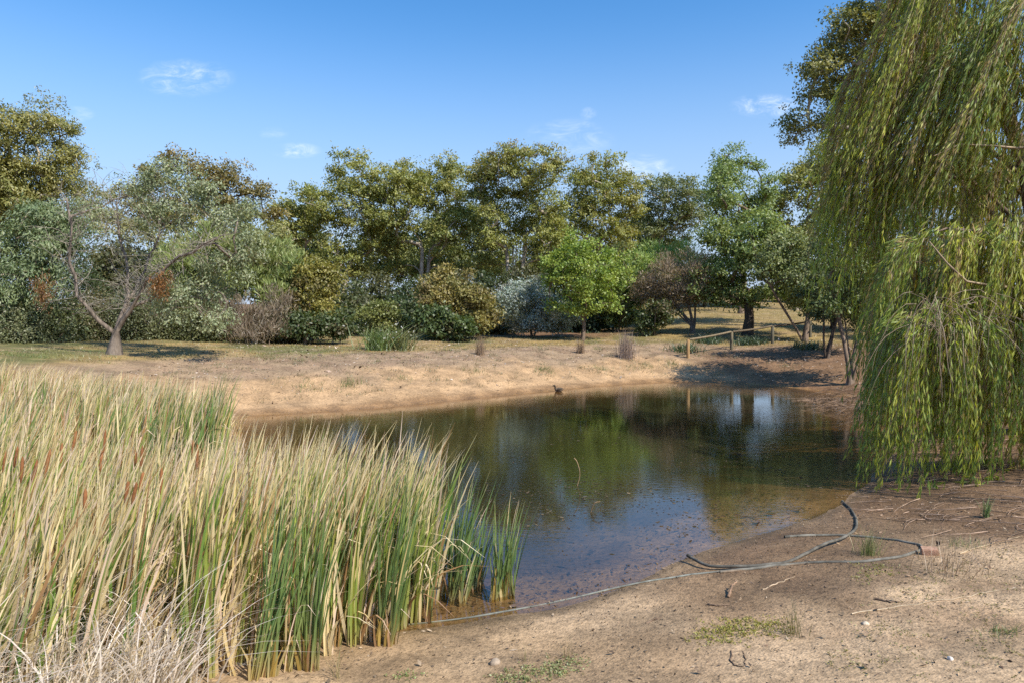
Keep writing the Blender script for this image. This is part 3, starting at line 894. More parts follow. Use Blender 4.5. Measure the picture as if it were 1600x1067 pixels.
for k, (nm, lb, Y_, px_, bl, cl, nl, cp, nc, lf, kw) in enumerate(SHR):
    gs_ = np.random.default_rng(900 + k)
    for b_ in list(bl):
        for _ in range(3):
            th = gs_.uniform(-.4, np.pi + .4)
            f_ = gs_.uniform(.18, .42)
            bl.append((b_[0] + math.cos(th) * b_[2] * gs_.uniform(.8, 1.25), b_[1] - math.sin(th) * b_[3] * gs_.uniform(.8, 1.3), b_[2] * f_, b_[3] * f_ * 1.3))
    kw = dict(dict(alt=.16, trunk_r=.07, bark='brown', stems=3, spread=.5, fork=.3, limbs=0, tuft=.26, ntuft=16), **kw)
    tree(nm, lb, 'shrub', Y_, on_ground(px_, Y_), bl, cl, int(nl * 1.15), cp * .72, int(nc * 1.7), (lf[0] * .9, lf[1] * .85), group=sh_group, grow_=1.12, face=.8, rag=.25, low=-.4, seed=50 + k, foliage='foliage', **kw)
# dark understorey behind: one shrub after the other
und = [(22, 27, 515), (90, 28, 515), (150, 29.5, 500), (215, 30, 495), (275, 31, 500), (330, 36, 480), (255, 44, 430), (180, 42, 420), (130, 36, 440), (430, 46, 465), (468, 56, 462), (512, 54, 478), (548, 52, 468), (590, 55, 458), (628, 54, 472),
       (660, 57, 460), (700, 55, 455), (742, 56, 454), (780, 55, 458), (820, 56, 448), (862, 54, 455), (905, 56, 448), (950, 56, 445), (1000, 57, 440), (1050, 58, 430), (1100, 60, 430), (1240, 66, 430), (1300, 40, 440), (1360, 38, 430), (1420, 34, 450), (1500, 30, 470), (560, 41, 500), (635, 41, 500), (668, 40, 512), (772, 42, 505), (905, 43, 500), (535, 40, 512), (325, 31, 510), (425, 32, 508)]
UL = ['in shade at the far left', 'under the left gums', 'left of the gnarled tree trunk', 'behind the gnarled tree trunk', 'right of the gnarled tree trunk', 'below the feathery bush', 'under the rusty olive gum', 'high between the left gums',
      'behind the bare limbs at left', 'behind the feathery bush shoulder', 'behind the yellow olive shrub', 'under the leftmost back gum', 'at the foot of the leftmost back gum', 'between the first two back gums',
      'left of the broad gum trunks', 'under the broad gum trunks', 'behind the rusty gold shrub', 'between the broad and tallest gums', 'left under the tallest gum', 'under the tallest gum trunks',
      'behind the silver bush', 'behind the sapling', 'under the rounded gum', 'behind the brown tinged shrub', 'behind the wispy brown tree', 'under the low dark gum', 'at the top of the grassy slope',
      'right of the leaning trunk', 'behind the water edge tree', 'left behind the willow', 'deep behind the willow curtain', 'low behind the yellowish small shrub', 'low behind the strap leaved clumps', 'low left of the rusty gold shrub', 'low between rusty gold and silver shrubs', 'low behind the sapling trunk', 'low right of the yellow olive shrub', 'low right of the gnarled trunk shadow', 'low behind the pinkish dry shrub']
for k, ((px_, Y_, py_), wh) in enumerate(zip(und, UL)):
    gg = np.random.default_rng(300 + k)
    kk = 52 / Y_
    bl = [(px_, py_, 34, 36 * kk ** .4), (px_ - 16, py_ + 26, 26, 24), (px_ + 18, py_ + 22, 26, 26), (px_ + gg.uniform(-16, 16), py_ - 16, 18, 22)]
    base_c = [((.024, .036, .012), (.055, .066, .02)), ((.034, .04, .015), (.075, .072, .025)), ((.022, .035, .013), (.045, .06, .02))][k % 3]  # leaf colours darkened to carry the deep shade of the understorey
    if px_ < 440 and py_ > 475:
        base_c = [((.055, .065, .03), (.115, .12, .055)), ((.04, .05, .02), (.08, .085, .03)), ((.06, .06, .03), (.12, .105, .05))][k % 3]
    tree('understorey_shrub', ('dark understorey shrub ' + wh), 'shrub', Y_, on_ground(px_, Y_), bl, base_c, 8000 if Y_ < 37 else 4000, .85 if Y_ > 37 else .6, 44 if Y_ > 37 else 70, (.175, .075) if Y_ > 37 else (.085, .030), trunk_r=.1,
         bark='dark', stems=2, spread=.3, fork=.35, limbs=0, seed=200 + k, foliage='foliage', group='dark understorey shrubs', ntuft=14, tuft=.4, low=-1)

# ------------------------------------------------------------------ weeping willow
g = np.random.default_rng(5)
wb = np.array([10.9, 13.6, float(gz(np.array([10.9]), np.array([13.6]))[0])])
willow = thing('willow_tree', 'large weeping willow trailing its green curtain over the right bank', 'tree', wb)
UMB = [  # px, py of the dome top, half width px, distance, py where the strands end, strand count, sway, leaf tone with shade and sunlit edges painted in
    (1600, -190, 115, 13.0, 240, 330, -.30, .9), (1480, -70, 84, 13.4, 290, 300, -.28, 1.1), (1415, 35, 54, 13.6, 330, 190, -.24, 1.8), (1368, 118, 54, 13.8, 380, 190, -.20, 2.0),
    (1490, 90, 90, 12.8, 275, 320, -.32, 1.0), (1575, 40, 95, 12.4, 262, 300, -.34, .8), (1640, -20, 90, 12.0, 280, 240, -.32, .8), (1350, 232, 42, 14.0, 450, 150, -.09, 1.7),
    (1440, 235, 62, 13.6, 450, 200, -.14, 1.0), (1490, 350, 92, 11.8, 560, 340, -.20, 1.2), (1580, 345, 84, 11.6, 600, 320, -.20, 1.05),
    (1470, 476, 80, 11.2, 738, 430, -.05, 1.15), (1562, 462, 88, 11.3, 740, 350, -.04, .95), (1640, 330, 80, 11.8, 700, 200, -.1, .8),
    (1420, 400, 48, 12.8, 620, 200, -.06, 1.1), (1510, 430, 100, 14.4, 690, 280, -.08, .8), (1570, 150, 110, 14.8, 420, 200, -.2, .7), (1540, 240, 120, 15.2, 470, 300, -.1, .55), (1600, 250, 90, 13.4, 450, 200, -.1, .6), (2080, 130, 190, 8.7, 520, 120, -.1, .8)]  # last dome: unseen canopy outside the view, added to shade the right-hand ground
limb_paths, leafC, leafA, leafL, leafW, leafK, strand_paths, leafB = [], [], [], [], [], [], [], []
for (px_, py_, rx_, Y_, pe, ns, sway_, shade_tone) in UMB:
    c0 = at(px_, py_, Y_)
    rx = rx_ * Y_ / FPX
    # limb from the trunk to the dome
    p0 = wb + np.array([0, 0, min(max(1.6, (c0[2] - wb[2]) * .55), 5.0)])
    n = 9
    s = np.linspace(0, 1, n)[:, None]
    ctrl = p0 * .45 + c0 * .55 + np.array([0, 0, .9])
    path = (1 - s) ** 2 * p0 + 2 * s * (1 - s) * ctrl + s * s * (c0 + np.array([-.3 * rx, 0, -.05])) + g.normal(size=(n, 3)) * .05
    limb_paths.append((path, np.linspace(.06, .014, n)))
    nbr = max(6, ns // 9)
    B_az = g.uniform(0, 2 * np.pi, nbr)
    B_r = rx * np.sqrt(g.random(nbr)) * .98
    B_k, B_s, B_l = g.random(nbr), g.uniform(.4, 1.5, nbr), g.normal(size=nbr) * 30
    for k in range(int(ns * .95)):
        q_ = g.integers(0, nbr)
        az = B_az[q_] + g.normal() * .10
        rr = B_r[q_] * g.uniform(.86, 1.1)
        ox, oy = math.cos(az) * rr, math.sin(az) * rr * .8
        st = c0 + np.array([ox, oy, -.55 * rx * (rr / rx) ** 2 + g.normal() * .10])
        zend = CZ - (pe + B_l[q_] + g.normal() * 18 - 60 * g.random() ** 2 - HOR) * Y_ / FPX
        ln = max(.5, (st[2] - zend))
        if g.random() < .35:
            ln *= g.uniform(.45, .9)
        ln = min(ln, 4.2)
        outd = np.array([math.cos(az), math.sin(az) * .8, 0]) * (.25 + .5 * rr / rx)
        n = 9
        t_ = np.linspace(0, 1, n)
        sway = np.array([sway_, .02, 0]) * B_s[q_] * g.uniform(.8, 1.2) + np.array([g.normal() * .06, g.normal() * .06, 0])
        arch = g.uniform(.18, .45)
        P = st + outd * (1 - np.exp(-t_ * 3.0))[:, None] * .45 + sway * (t_ ** 1.3)[:, None] * ln
        P[:, 2] = st[2] + arch * .25 * np.sin(np.pi * np.clip(t_ * 2.2, 0, 1)) - ln * t_ ** 1.25
        P[:, :2] += np.cumsum(g.normal(size=(n, 2)) * .012, 0)
        zf = gz(P[:, 0], P[:, 1])
        P[:, 2] = np.maximum(P[:, 2], np.maximum(zf, 0) + .04)
        strand_paths.append(P)
        m_ = int(ln * 17)
        tt = np.sort(g.random(m_)) * .99
        if g.random() < .12:
            tt = tt[tt > .5]
        m_ = len(tt)
        fi = tt * (n - 1)
        i0 = np.minimum(fi.astype(int), n - 2)
        Q = P[i0] + (P[i0 + 1] - P[i0]) * (fi - i0)[:, None]
        T = unit(P[i0 + 1] - P[i0])
        side = unit(g.normal(size=(m_, 3)))
        leafC.append(Q)
        leafA.append(unit(T + side * .36 + np.array([-.10, 0, -.1])))
        leafL.append(g.uniform(.10, .19, m_))
        leafW.append(g.uniform(.014, .024, m_))
        leafK.append(np.full(m_, np.clip(B_k[q_] + g.normal() * .14, 0, 1)))
        leafB.append(np.full(m_, shade_tone))
C, A = np.vstack(leafC), np.vstack(leafA)
L, Wd, K = np.concatenate(leafL), np.concatenate(leafW), np.concatenate(leafK)
V, F = leaf_quads(C, A, L, Wd, g, unit(np.column_stack([C[:, 0] - 9.0, C[:, 1] - 14.5, np.full(len(C), 2.0)])), .7)
k1 = np.array([.20, .30, .045])
k2 = np.array([.52, .50, .06])
k3 = np.array([.36, .26, .09])
m_ = np.clip(K * .9 + g.random(len(K)) * .35 - .15, 0, 1)[:, None]
cc = k1 * (1 - m_) + k2 * m_
br = ((K > .86) | (g.random(len(K)) < .06))[:, None]
shade_tones = np.concatenate(leafB)[:, None]
cc = cc * (.65 + .35 * shade_tones) + np.array([.10, .085, 0]) * np.clip(shade_tones - 1, 0, 1)  # per-dome tone painted into the leaves: dark for shaded, bright for sunlit foliage
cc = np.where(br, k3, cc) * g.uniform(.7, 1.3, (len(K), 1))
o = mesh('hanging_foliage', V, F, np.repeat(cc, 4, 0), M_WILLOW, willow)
o['kind'] = 'stuff'
# the hanging stems themselves, as thin crossed strips
SP = np.array(strand_paths)
ns_, n = SP.shape[:2]
an = g.uniform(0, np.pi, ns_)
sd_ = np.stack([np.cos(an), np.sin(an), 0 * an], -1)[:, None, :] * np.linspace(.0042, .0015, n)[None, :, None]
V = np.stack([SP - sd_, SP + sd_], 2).reshape(-1, 3)
b0 = (np.arange(ns_) * 2 * n)[:, None] + np.arange(n - 1)[None] * 2
F = np.stack([b0, b0 + 1, b0 + 3, b0 + 2], -1).reshape(-1, 4)
sc_ = np.where(g.random(ns_)[:, None] < .45, np.array([.25, .19, .08]), np.array([.17, .12, .075])) * g.uniform(.7, 1.25, (ns_, 1))
o = mesh('hanging_stems', V, F, np.repeat(sc_, 2 * n, 0), M_REED, willow)
o['kind'] = 'stuff'
tp = np.array([wb - [0, 0, .2], wb + [-.05, 0, .8], wb + [-.1, .1, 2.0], wb + [-.3, 0, 3.4], wb + [-.5, .1, 5.0], wb + [-1.2, 0, 6.8]])
tubes('trunk', [(tp, np.array([.42, .34, .29, .24, .18, .08]))], BARK['brown'], M_BARK, willow, 10)
for P_ in limb_paths:
    tubes('limb', [P_], BARK['brown'], M_BARK, willow, 6)
# bare visible branches inside the curtain
br_ = []
for pts in ([(1600, 356, 12.0), (1570, 372, 11.9), (1530, 382, 11.8), (1505, 378, 11.8), (1480, 366, 11.8)], [(1640, 226, 12.2), (1590, 232, 12.0), (1548, 228, 12.0), (1500, 226, 12.1), (1460, 244, 12.2)],
            [(1600, 452, 11.5), (1545, 446, 11.2), (1510, 440, 11.0), (1480, 412, 11.0), (1452, 378, 11.1)]):
    br_ = np.array([at(*q) for q in pts])
    tubes('limb', [(br_, np.linspace(.028, .010, len(br_)))], (.33, .25, .16), M_BARK, willow, 5)
tw = []
for k in range(80):
    px_ = g.uniform(1420, 1560)
    py_ = g.uniform(455, 520)
    p0 = at(px_, py_, g.uniform(10.6, 11.2))
    ln = g.uniform(.5, 2.0)
    dr = np.array([g.normal() * .35 - .1, g.normal() * .2 - .1, .25])
    pts = [p0]
    for q in range(7):
        dr = unit(dr + np.array([0, 0, -.38]) + g.normal(size=3) * .12)
        pts.append(pts[-1] + dr * ln / 7)
    tw.append((np.array(pts), np.linspace(.006, .002, 8)))
o = tubes('bare_twigs', tw, (.30, .23, .16), M_BARK, willow, 3)
o['kind'] = 'stuff'

# dead brush trailing down the right bank
tw = []
for k in range(300):
    px_, py_ = g.uniform(1285, 1420), 0
    x0 = np.array([g.uniform(9.6, 12.5), g.uniform(17.5, 22.5), 0])
    x0[2] = gz(x0[:1], x0[1:2])[0] + g.uniform(.03, .35)
    dr = unit(np.array([-1.0, g.normal() * .45 - .15, g.uniform(.0, .45)]))
    ln = g.uniform(.4, 1.5)
    pts = [x0]
    for q in range(6):
        dr = unit(dr + np.array([-.05, 0, -.17]) + g.normal(size=3) * .09)
        nxt = pts[-1] + dr * ln / 6
        zg = float(gz(nxt[:1], nxt[1:2])[0])
        nxt[2] = max(nxt[2], max(zg, 0) + .015)
        pts.append(nxt)
    tw.append((np.array(pts), np.linspace(.010, .003, 7)))
o = tubes('dead_brush', tw, lambda i, V: np.array([.20, .135, .09]) * (0.4 + (i * 37 % 100) / 90), M_BARK, None, 3)
tag(o, 'tangle of dead brown twigs on the right bank beyond the willow', 'dead twigs', None, 'stuff')

# ------------------------------------------------------------------ log fence
fp = [gpt(1075, 560), gpt(1143, 547), gpt(1207, 537), gpt(1266, 528)]
fence = thing('log_fence', 'low log fence of round posts with a top rail beyond the water', 'fence', fp[0])
fcol = [(.34, .215, .10), (.15, .125, .08), (.13, .115, .08), (.13, .115, .08)]  # posts after the ochre end one are darkened to paint in their shade
for i, p_ in enumerate(fp):
    P = np.array([p_ + [0, 0, -.3], p_ + [0, 0, .4], p_ + [0.01, 0, .86], p_ + [0.01, 0, .88]])
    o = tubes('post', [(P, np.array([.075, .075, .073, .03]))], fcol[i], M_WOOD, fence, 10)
    if i == 0:
        o['label'] = 'sunlit ochre end post'
for i in range(3):
    a_, b_ = fp[i] + [0.05, -.02, .86], fp[i + 1] + [-.03, -.02, .86]
    s = np.linspace(0, 1, 6)[:, None]
    P = a_ * (1 - s) + b_ * s + np.array([0, 0, 1.]) * (np.sin(np.pi * s) * -.03)
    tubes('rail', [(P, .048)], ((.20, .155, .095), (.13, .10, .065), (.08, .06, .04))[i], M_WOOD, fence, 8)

# ------------------------------------------------------------------ pipes, brick, stone, sticks
def catmull(P, n=6):
    P = np.array(P, float)
    Q = np.vstack([2 * P[0] - P[1], P, 2 * P[-1] - P[-2]])
    out = []
    for i in range(1, len(Q) - 2):
        for k in range(n):
            t_ = k / n
            p0, p1, p2, p3 = Q[i - 1:i + 3]
            out.append(.5 * ((2 * p1) + (p2 - p0) * t_ + (2 * p0 - 5 * p1 + 4 * p2 - p3) * t_ ** 2 + (-p0 + 3 * p1 - 3 * p2 + p3) * t_ ** 3))
    out.append(P[-1])
    return np.array(out)


def ground_path(px, r, lift=0.0, lifts=None):
    pts = np.array([gpt(a_, b_) if True else 0 for a_, b_ in px])
    for i, (a_, b_) in enumerate(px):
        if pts[i][2] < 0:
            Yw = CZ * FPX / (b_ - HOR)
            pts[i] = [(a_ - 800) * Yw / FPX, Yw, 0]
    P = catmull(pts)
    z = np.maximum(gz(P[:, 0], P[:, 1]), -.012)
    z = np.convolve(np.pad(z, 2, 'edge'), np.ones(5) / 5, 'valid')
    z = np.maximum(z, gz(P[:, 0], P[:, 1]))
    P[:, 2] = z + r * (.25 + .7 * vnoise(P[:, 0] * 2.2, P[:, 1] * 2.2 + 9)) + lift
    if lifts is not None:
        P[:, 2] += np.interp(np.linspace(0, 1, len(P)), np.linspace(0, 1, len(lifts)), lifts)
    return P


def pipe(label, px, r, col, lifts=None):
    P = ground_path(px, r, 0, lifts)
    rt = thing('irrigation_pipe', label, 'pipe', P[0])
    def cf(i, V):
        k_ = sstep(.5, .72, fbm(V[:, 0] * 5, V[:, 1] * 5 + 3, 3) + .25 * (r * .3 - (V[:, 2] - gz(V[:, 0], V[:, 1]))) / r)[:, None]
        return np.array(col) * (1 - k_) * (.75 + .5 * vnoise(V[:, 0] * 9, V[:, 1] * 9)[:, None]) + np.array([.30, .22, .15]) * k_
    tubes('hose', [(P, r)], cf, M_PIPE, rt, 10)
    e = unit(P[-1] - P[-2])
    tubes('end_fitting', [(np.array([P[-1] - e * .05, P[-1] + e * .02]), r * 1.25)], np.array(col) * .6, M_PIPE, rt, 10)


pipe('grey poly pipe bending out of the water and along the beach', [(1316, 783), (1330, 797), (1338, 813), (1334, 833), (1300, 853), (1262, 867), (1225, 880), (1170, 888), (1110, 890), (1076, 879)], .017, (.12, .11, .09), [0, 0, 0, .02, .045, .02, 0, .02, .03, .06])
pipe('looped grey poly pipe curling around the brick on the beach', [(1125, 895), (1190, 888), (1260, 881), (1340, 880), (1400, 873), (1434, 862), (1438, 853), (1410, 846), (1370, 841), (1315, 838), (1270, 838), (1228, 840)], .016, (.145, .135, .11))
pipe('thin pale pipe running straight through the shallows to the reeds', [(1160, 890), (1110, 896), (1050, 903), (980, 915), (900, 932), (820, 949), (740, 963), (670, 971), (610, 977), (560, 984)], .010, (.17, .175, .15))

# brick
bp = gpt(1452, 866)
me = bpy.data.meshes.new('brick')
import bmesh
bm = bmesh.new()
bmesh.ops.create_cube(bm, size=1)
bmesh.ops.scale(bm, vec=(.16, .11, .08), verts=bm.verts)
bmesh.ops.bevel(bm, geom=bm.edges[:], offset=.007, segments=2, affect='EDGES')
cl = bm.verts.layers.float_color.new('Col')
for v_ in bm.verts:
    v_[cl] = (.40, .24, .16, 1)
bm.to_mesh(me)
bm.free()
me.materials.append(M_STONE)
o = bpy.data.objects.new('brick', me)
COL.objects.link(o)
o.location = tuple(bp + [0, 0, .034])
o.rotation_euler = (R(3), R(-4), R(-22))
tag(o, 'pinkish clay brick lying at the pipe loop', 'brick')


def rock(px, py, s, col, label, seed):
    gq = np.random.default_rng(seed)
    bm = bmesh.new()
    bmesh.ops.create_icosphere(bm, subdivisions=3, radius=1)
    V = np.array([v_.co[:] for v_ in bm.verts])
    F = np.array([[v_.index for v_ in f.verts] for f in bm.faces])
    bm.free()
    k = gq.normal(size=(6, 3))
    dsp = sum(np.sin(V @ k[i] * 1.7 + i) for i in range(6)) * .07
    V = V * (1 + dsp)[:, None] * np.array(s)
    p_ = gpt(px, py)
    o = mesh('stone', V, F, col, M_STONE, None, smooth=True)
    o.location = tuple(p_ + [0, 0, s[2] * .45])
    tag(o, label, 'stone')


rock(773, 1038, (.045, .04, .035), (.33, .26, .19), 'round brown stone on the sand near the reeds', 1)
rock(1351, 975, (.035, .03, .02), (.48, .40, .30), 'small pale stone on the sand right of the wiry tuft', 2)
rock(1485, 1030, (.022, .02, .015), (.6, .56, .5), 'tiny whitish stone in the dry litter at lower right', 3)


def stick(px, r, label, col=(.16, .11, .075), lifts=None):
    P = ground_path(px, r, 0, lifts)
    P = P + np.random.default_rng(len(label)).normal(size=P.shape) * .006 * np.array([1, 1, .3])
    o = tubes('stick', [(P, np.linspace(r, r * .4, len(P)))], col, M_BARK, None, 6)
    tag(o, label, 'stick')


stick([(1138, 934), (1143, 926), (1150, 920)], .016, 'short upright broken stick on the bare sand', (.30, .19, .12), [0, .04, .08])
stick([(1368, 938), (1386, 941), (1405, 940)], .012, 'dark straight stick beside a green weed on the beach')
stick([(1192, 922), (1215, 911), (1240, 902)], .008, 'pale thin curved stick below the pipe crossing', (.40, .30, .2))
stick([(1104, 945), (1122, 948), (1139, 946)], .010, 'short dark stick lying left on the damp sand')
stick([(1140, 1017), (1144, 1035), (1160, 1042), (1165, 1027), (1158, 1020)], .006, 'thin dark stick curled into a hook near the bottom edge')
stick([(1500, 866), (1540, 853), (1598, 838)], .008, 'long straw coloured stick at the right edge below the willow', (.42, .32, .2))
stick([(1330, 960), (1420, 945), (1500, 935), (1598, 918)], .006, 'long thin pale stem across the dry litter at right', (.42, .33, .22))
stick([(1010, 975), (1022, 968), (1034, 964)], .010, 'small dark stick at the middle of the beach')
for px, lb in (([(899, 758), (906, 742), (902, 722), (897, 715)], 'thin bent stick standing out of the middle of the pond'), ([(920, 800), (928, 787), (938, 783)], 'thin straw stick lying on the water nearer than the bent one')):
    Yw = CZ * FPX / (px[0][1] - HOR)
    P = np.array([at(a_, b_, Yw) for a_, b_ in px])
    P[0][2] -= .1
    tag(tubes('stick', [(catmull(P, 4), .007)], (.30, .20, .11), M_BARK, None, 5), lb, 'stick')

# ------------------------------------------------------------------ duck
dk = at(873, 611, CZ * FPX / (611 - HOR))
dk[2] = 0
duck = thing('duck', 'small dark duck swimming near the far bank', 'duck', dk)
P = dk + np.array([[.17, 0, .10], [.13, 0, .075], [.06, 0, .055], [-.03, 0, .055], [-.10, 0, .07], [-.125, 0, .12], [-.13, 0, .17], [-.15, 0, .205], [-.18, 0, .205], [-.205, 0, .20]])
rr = np.array([.008, .035, .075, .085, .055, .034, .030, .038, .030, .012])
tubes('body', [(P, rr)], lambda i, V: np.where(V[:, 2:3] > .12, np.array([.05, .04, .03]), np.array([.13, .095, .065])), M_DUCK, duck, 10)
tubes('bill', [(dk + np.array([[-.195, 0, .20], [-.245, 0, .19]]), np.array([.016, .008]))], (.10, .08, .05), M_DUCK, duck, 6)
for s in (-1, 1):
    P = dk + np.array([[.14, .03 * s, .115], [.06, .075 * s, .10], [-.02, .08 * s, .09], [-.07, .06 * s, .08]])
    tubes('wing', [(P, np.array([.006, .03, .035, .012]))], (.09, .07, .05), M_DUCK, duck, 6)

# ------------------------------------------------------------------ cattails
GRN1, GRN2 = np.array([.085, .19, .035]), np.array([.31, .36, .055])
STR1, STR2 = np.array([.58, .44, .19]), np.array([.76, .63, .39])
PNK = np.array([.66, .50, .37])
YEL = np.array([.42, .28, .06])
BRN = np.array([.25, .14, .06])


def reed_colours(n, dead, shoot_rnd, tipdead, g, ybase=.0, bluish=0.0):
    base = GRN1 + (GRN2 - GRN1) * np.clip(shoot_rnd + g.normal(size=n) * .2, 0, 1)[:, None]
    base = base * (1 - bluish) + np.array([.055, .135, .055]) * bluish
    straw = STR1 + (STR2 - STR1) * g.random(n)[:, None]
    pk = g.random(n) < .25
    straw[pk] = PNK
    br = g.random(n) < .12
    straw[br] = BRN * 1.3
    val = g.uniform(.84, 1.3, (n, 1))

    def f(t_):
        t2 = t_[None, :, None]
        c_ = np.where(dead[:, None, None], straw[:, None, :], base[:, None, :])
        td = np.clip((t2 - (1 - tipdead[:, None, None])) / .22, 0, 1)
        c_ = c_ * (1 - td) + straw[:, None, :] * td
        yb = np.clip(1 - t2 / .20, 0, 1) * ybase
        c_ = c_ * (1 - yb) + (YEL * .6 + straw[:, None, :] * .4) * yb
        return c_ * val[:, None, :]
    return f


def in_poly(x, y, poly):
    ins = np.zeros(len(x), bool)
    m = len(poly)
    for i in range(m):
        (ax, ay), (bx, by) = poly[i], poly[(i + 1) % m]
        if ay != by:
            ins ^= ((ay > y) != (by > y)) & (x < (y - ay) * (bx - ax) / (by - ay) + ax)
    return ins


def scatter(poly, n, g):
    P = np.array(poly)
    out = np.zeros((0, 2))
    while len(out) < n:
        q = g.uniform(P.min(0), P.max(0), (n * 3, 2))
        out = np.vstack([out, q[in_poly(q[:, 0], q[:, 1], poly)]])
    return out[:n]


def reed_patch(name, shoots, per, hgt, deadp, g, parent=None, lean_x=.055, arch=.16, wid=.026, ybase=.6, tip=.25, bluish=0.0, fan=.07, seg=6, droopmax=.16, broken=.09, base_r=.025):
    n = len(shoots) * per
    si = np.repeat(np.arange(len(shoots)), per)
    B = np.zeros((n, 3))
    B[:, :2] = shoots[si] + g.normal(size=(n, 2)) * base_r
    B[:, 2] = gz(B[:, 0], B[:, 1]) - .03
    az = g.uniform(0, 2 * np.pi, n)
    hs = hgt[si] * g.uniform(.62, 1.06, n)
    ln = np.stack([np.cos(az), np.sin(az)], -1) * (fan * g.uniform(.2, 1.4, n))[:, None] + (g.normal(size=(len(shoots), 2)) * .05)[si]
    ln[:, 0] += lean_x * g.uniform(.3, 1.2, n)
    bd = np.stack([np.cos(az), np.sin(az)], -1) * (arch * .5 * g.random(n))[:, None]
    bd[:, 0] += arch * g.uniform(.1, 1.3, n)
    dr = g.uniform(0, droopmax, n)
    bk = g.random(n) < broken
    dr[bk] = g.uniform(.3, .75, bk.sum())
    bd[bk] *= 1.7
    dead = g.random(n) < deadp[si]
    dead |= bk
    tipd = np.clip(g.normal(tip, .2, n), 0, .8)
    cf = reed_colours(n, dead, g.random(len(shoots))[si], tipd, g, ybase, bluish)
    return blades(name, B, hs, ln, bd, wid * g.uniform(.6, 1.25, n), g.normal(.35, .7, n), cf, M_REED, parent, seg=seg, droop=dr, curl=g.normal() * .8)


gr = np.random.default_rng(42)
front = [(-6.0, 3.2), (-3.3, 3.9), (-2.55, 5.0), (-1.85, 5.55), (-1.25, 6.05), (-.95, 6.4), (-.80, 6.8), (-.85, 7.4), (-1.5, 8.0), (-2.6, 8.2), (-3.6, 8.3), (-7.4, 8.6)]
sh1 = scatter(front, 1000, gr)
h1 = 1.52 + .40 * sstep(-4.2, -1.9, sh1[:, 0]) + .16 * (fbm(sh1[:, 0] * .8, sh1[:, 1] * .8, 2) - .5) * 2 - .35 * sstep(-2.0, -4.5, sh1[:, 0]) * sstep(5.4, 4.0, sh1[:, 1])
edge = sstep(-2.3, -1.0, sh1[:, 0])
o = reed_patch('reed_bed', sh1, 8, h1, np.clip(.43 - .32 * edge, 0, 1), gr, tip=.40, fan=.06)
tag(o, 'dense bed of green and straw cattail leaves filling the left shallows', 'reeds', None, 'stuff')
# dry stalks low among them
o = reed_patch('reed_bed', scatter(front, 700, gr), 4, np.full(700, 1.05), np.ones(700), gr, tip=.2, fan=.22, broken=.3, arch=.3)
tag(o, 'broken dry cattail leaves tangled low in the reed bed', 'reeds', None, 'stuff')
back = [(-14.5, 12.2), (-10.0, 10.4), (-6.6, 10.6), (-5.4, 11.5), (-5.3, 12.6), (-6.0, 14.2), (-8.0, 15.2), (-12, 15.8), (-16, 15.5)]
sh2 = scatter(back, 850, gr)
h2 = np.maximum(.9, 1.72 - gz(sh2[:, 0], sh2[:, 1]) + .4 * (fbm(sh2[:, 0] * .6 + 4, sh2[:, 1] * .6, 2) - .5))
o = reed_patch('reed_bed', sh2, 8, h2, np.clip(.48 - .30 * sstep(-7.5, -5.6, sh2[:, 0]) + .25 * sstep(-8, -11, sh2[:, 0]), 0, 1), gr, tip=.3, lean_x=.05, seg=4, wid=.033, bluish=.3)
tag(o, 'farther patch of reeds below the left bank', 'reeds', None, 'stuff')
pale = [(-13, 14.0), (-10.0, 12.5), (-7.2, 15.0), (-6.2, 16.6), (-9, 18.2), (-16, 18.5)]
sh2 = scatter(pale, 700, gr)
o = reed_patch('dry_grass', sh2, 8, np.full(700, .62), np.full(700, .93), gr, tip=.2, lean_x=.08, seg=4, wid=.016, fan=.2, arch=.3)
tag(o, 'pale dry grass behind the farther reeds at the left', 'dry grass', None, 'stuff')

# bleached arching grass at lower left
def tussock(name, centers, per, h, g, cols, wid=.007, arch=.55, parent=None, seg=7, fan=.35, lean_x=.2, r=.12, dmin=.05, dmax=.5):
    n = len(centers) * per
    ci = np.repeat(np.arange(len(centers)), per)
    B = np.zeros((n, 3))
    B[:, :2] = centers[ci] + g.normal(size=(n, 2)) * r
    B[:, 2] = gz(B[:, 0], B[:, 1]) - .02
    az = g.uniform(0, 2 * np.pi, n)
    dv = np.stack([np.cos(az), np.sin(az)], -1)
    k = g.random(n)
    ln = dv * (fan * k)[:, None]
    ln[:, 0] += lean_x * g.random(n)
    bd = dv * (arch * k)[:, None]
    bd[:, 0] += arch * .5 * g.random(n)
    c_ = np.array(cols)[g.integers(0, len(cols), n)] * g.uniform(.75, 1.2, (n, 1))
    cf = lambda t_: np.repeat(c_[:, None, :], len(t_), 1)
    return blades(name, B, h * g.uniform(.5, 1.1, n), ln, bd, wid * g.uniform(.7, 1.3, n), g.uniform(0, np.pi, n), cf, M_REED, parent, seg=seg, droop=g.uniform(dmin, dmax, n),
                  profile=(1, 1, .9, .7, .4, .05))


cen = scatter([(-4.6, 3.3), (-2.55, 3.4), (-2.1, 4.3), (-2.5, 5.0), (-3.4, 5.3), (-5.2, 5.0)], 60, gr)
o = tussock('dry_grass', cen, 34, 1.0, gr, [(.66, .58, .50), (.74, .66, .58), (.56, .46, .36), (.62, .50, .34)], wid=.011, lean_x=.32, fan=.25, arch=.6)
tag(o, 'bleached arching dry grass in front of the reeds at lower left', 'dry grass', None, 'stuff')

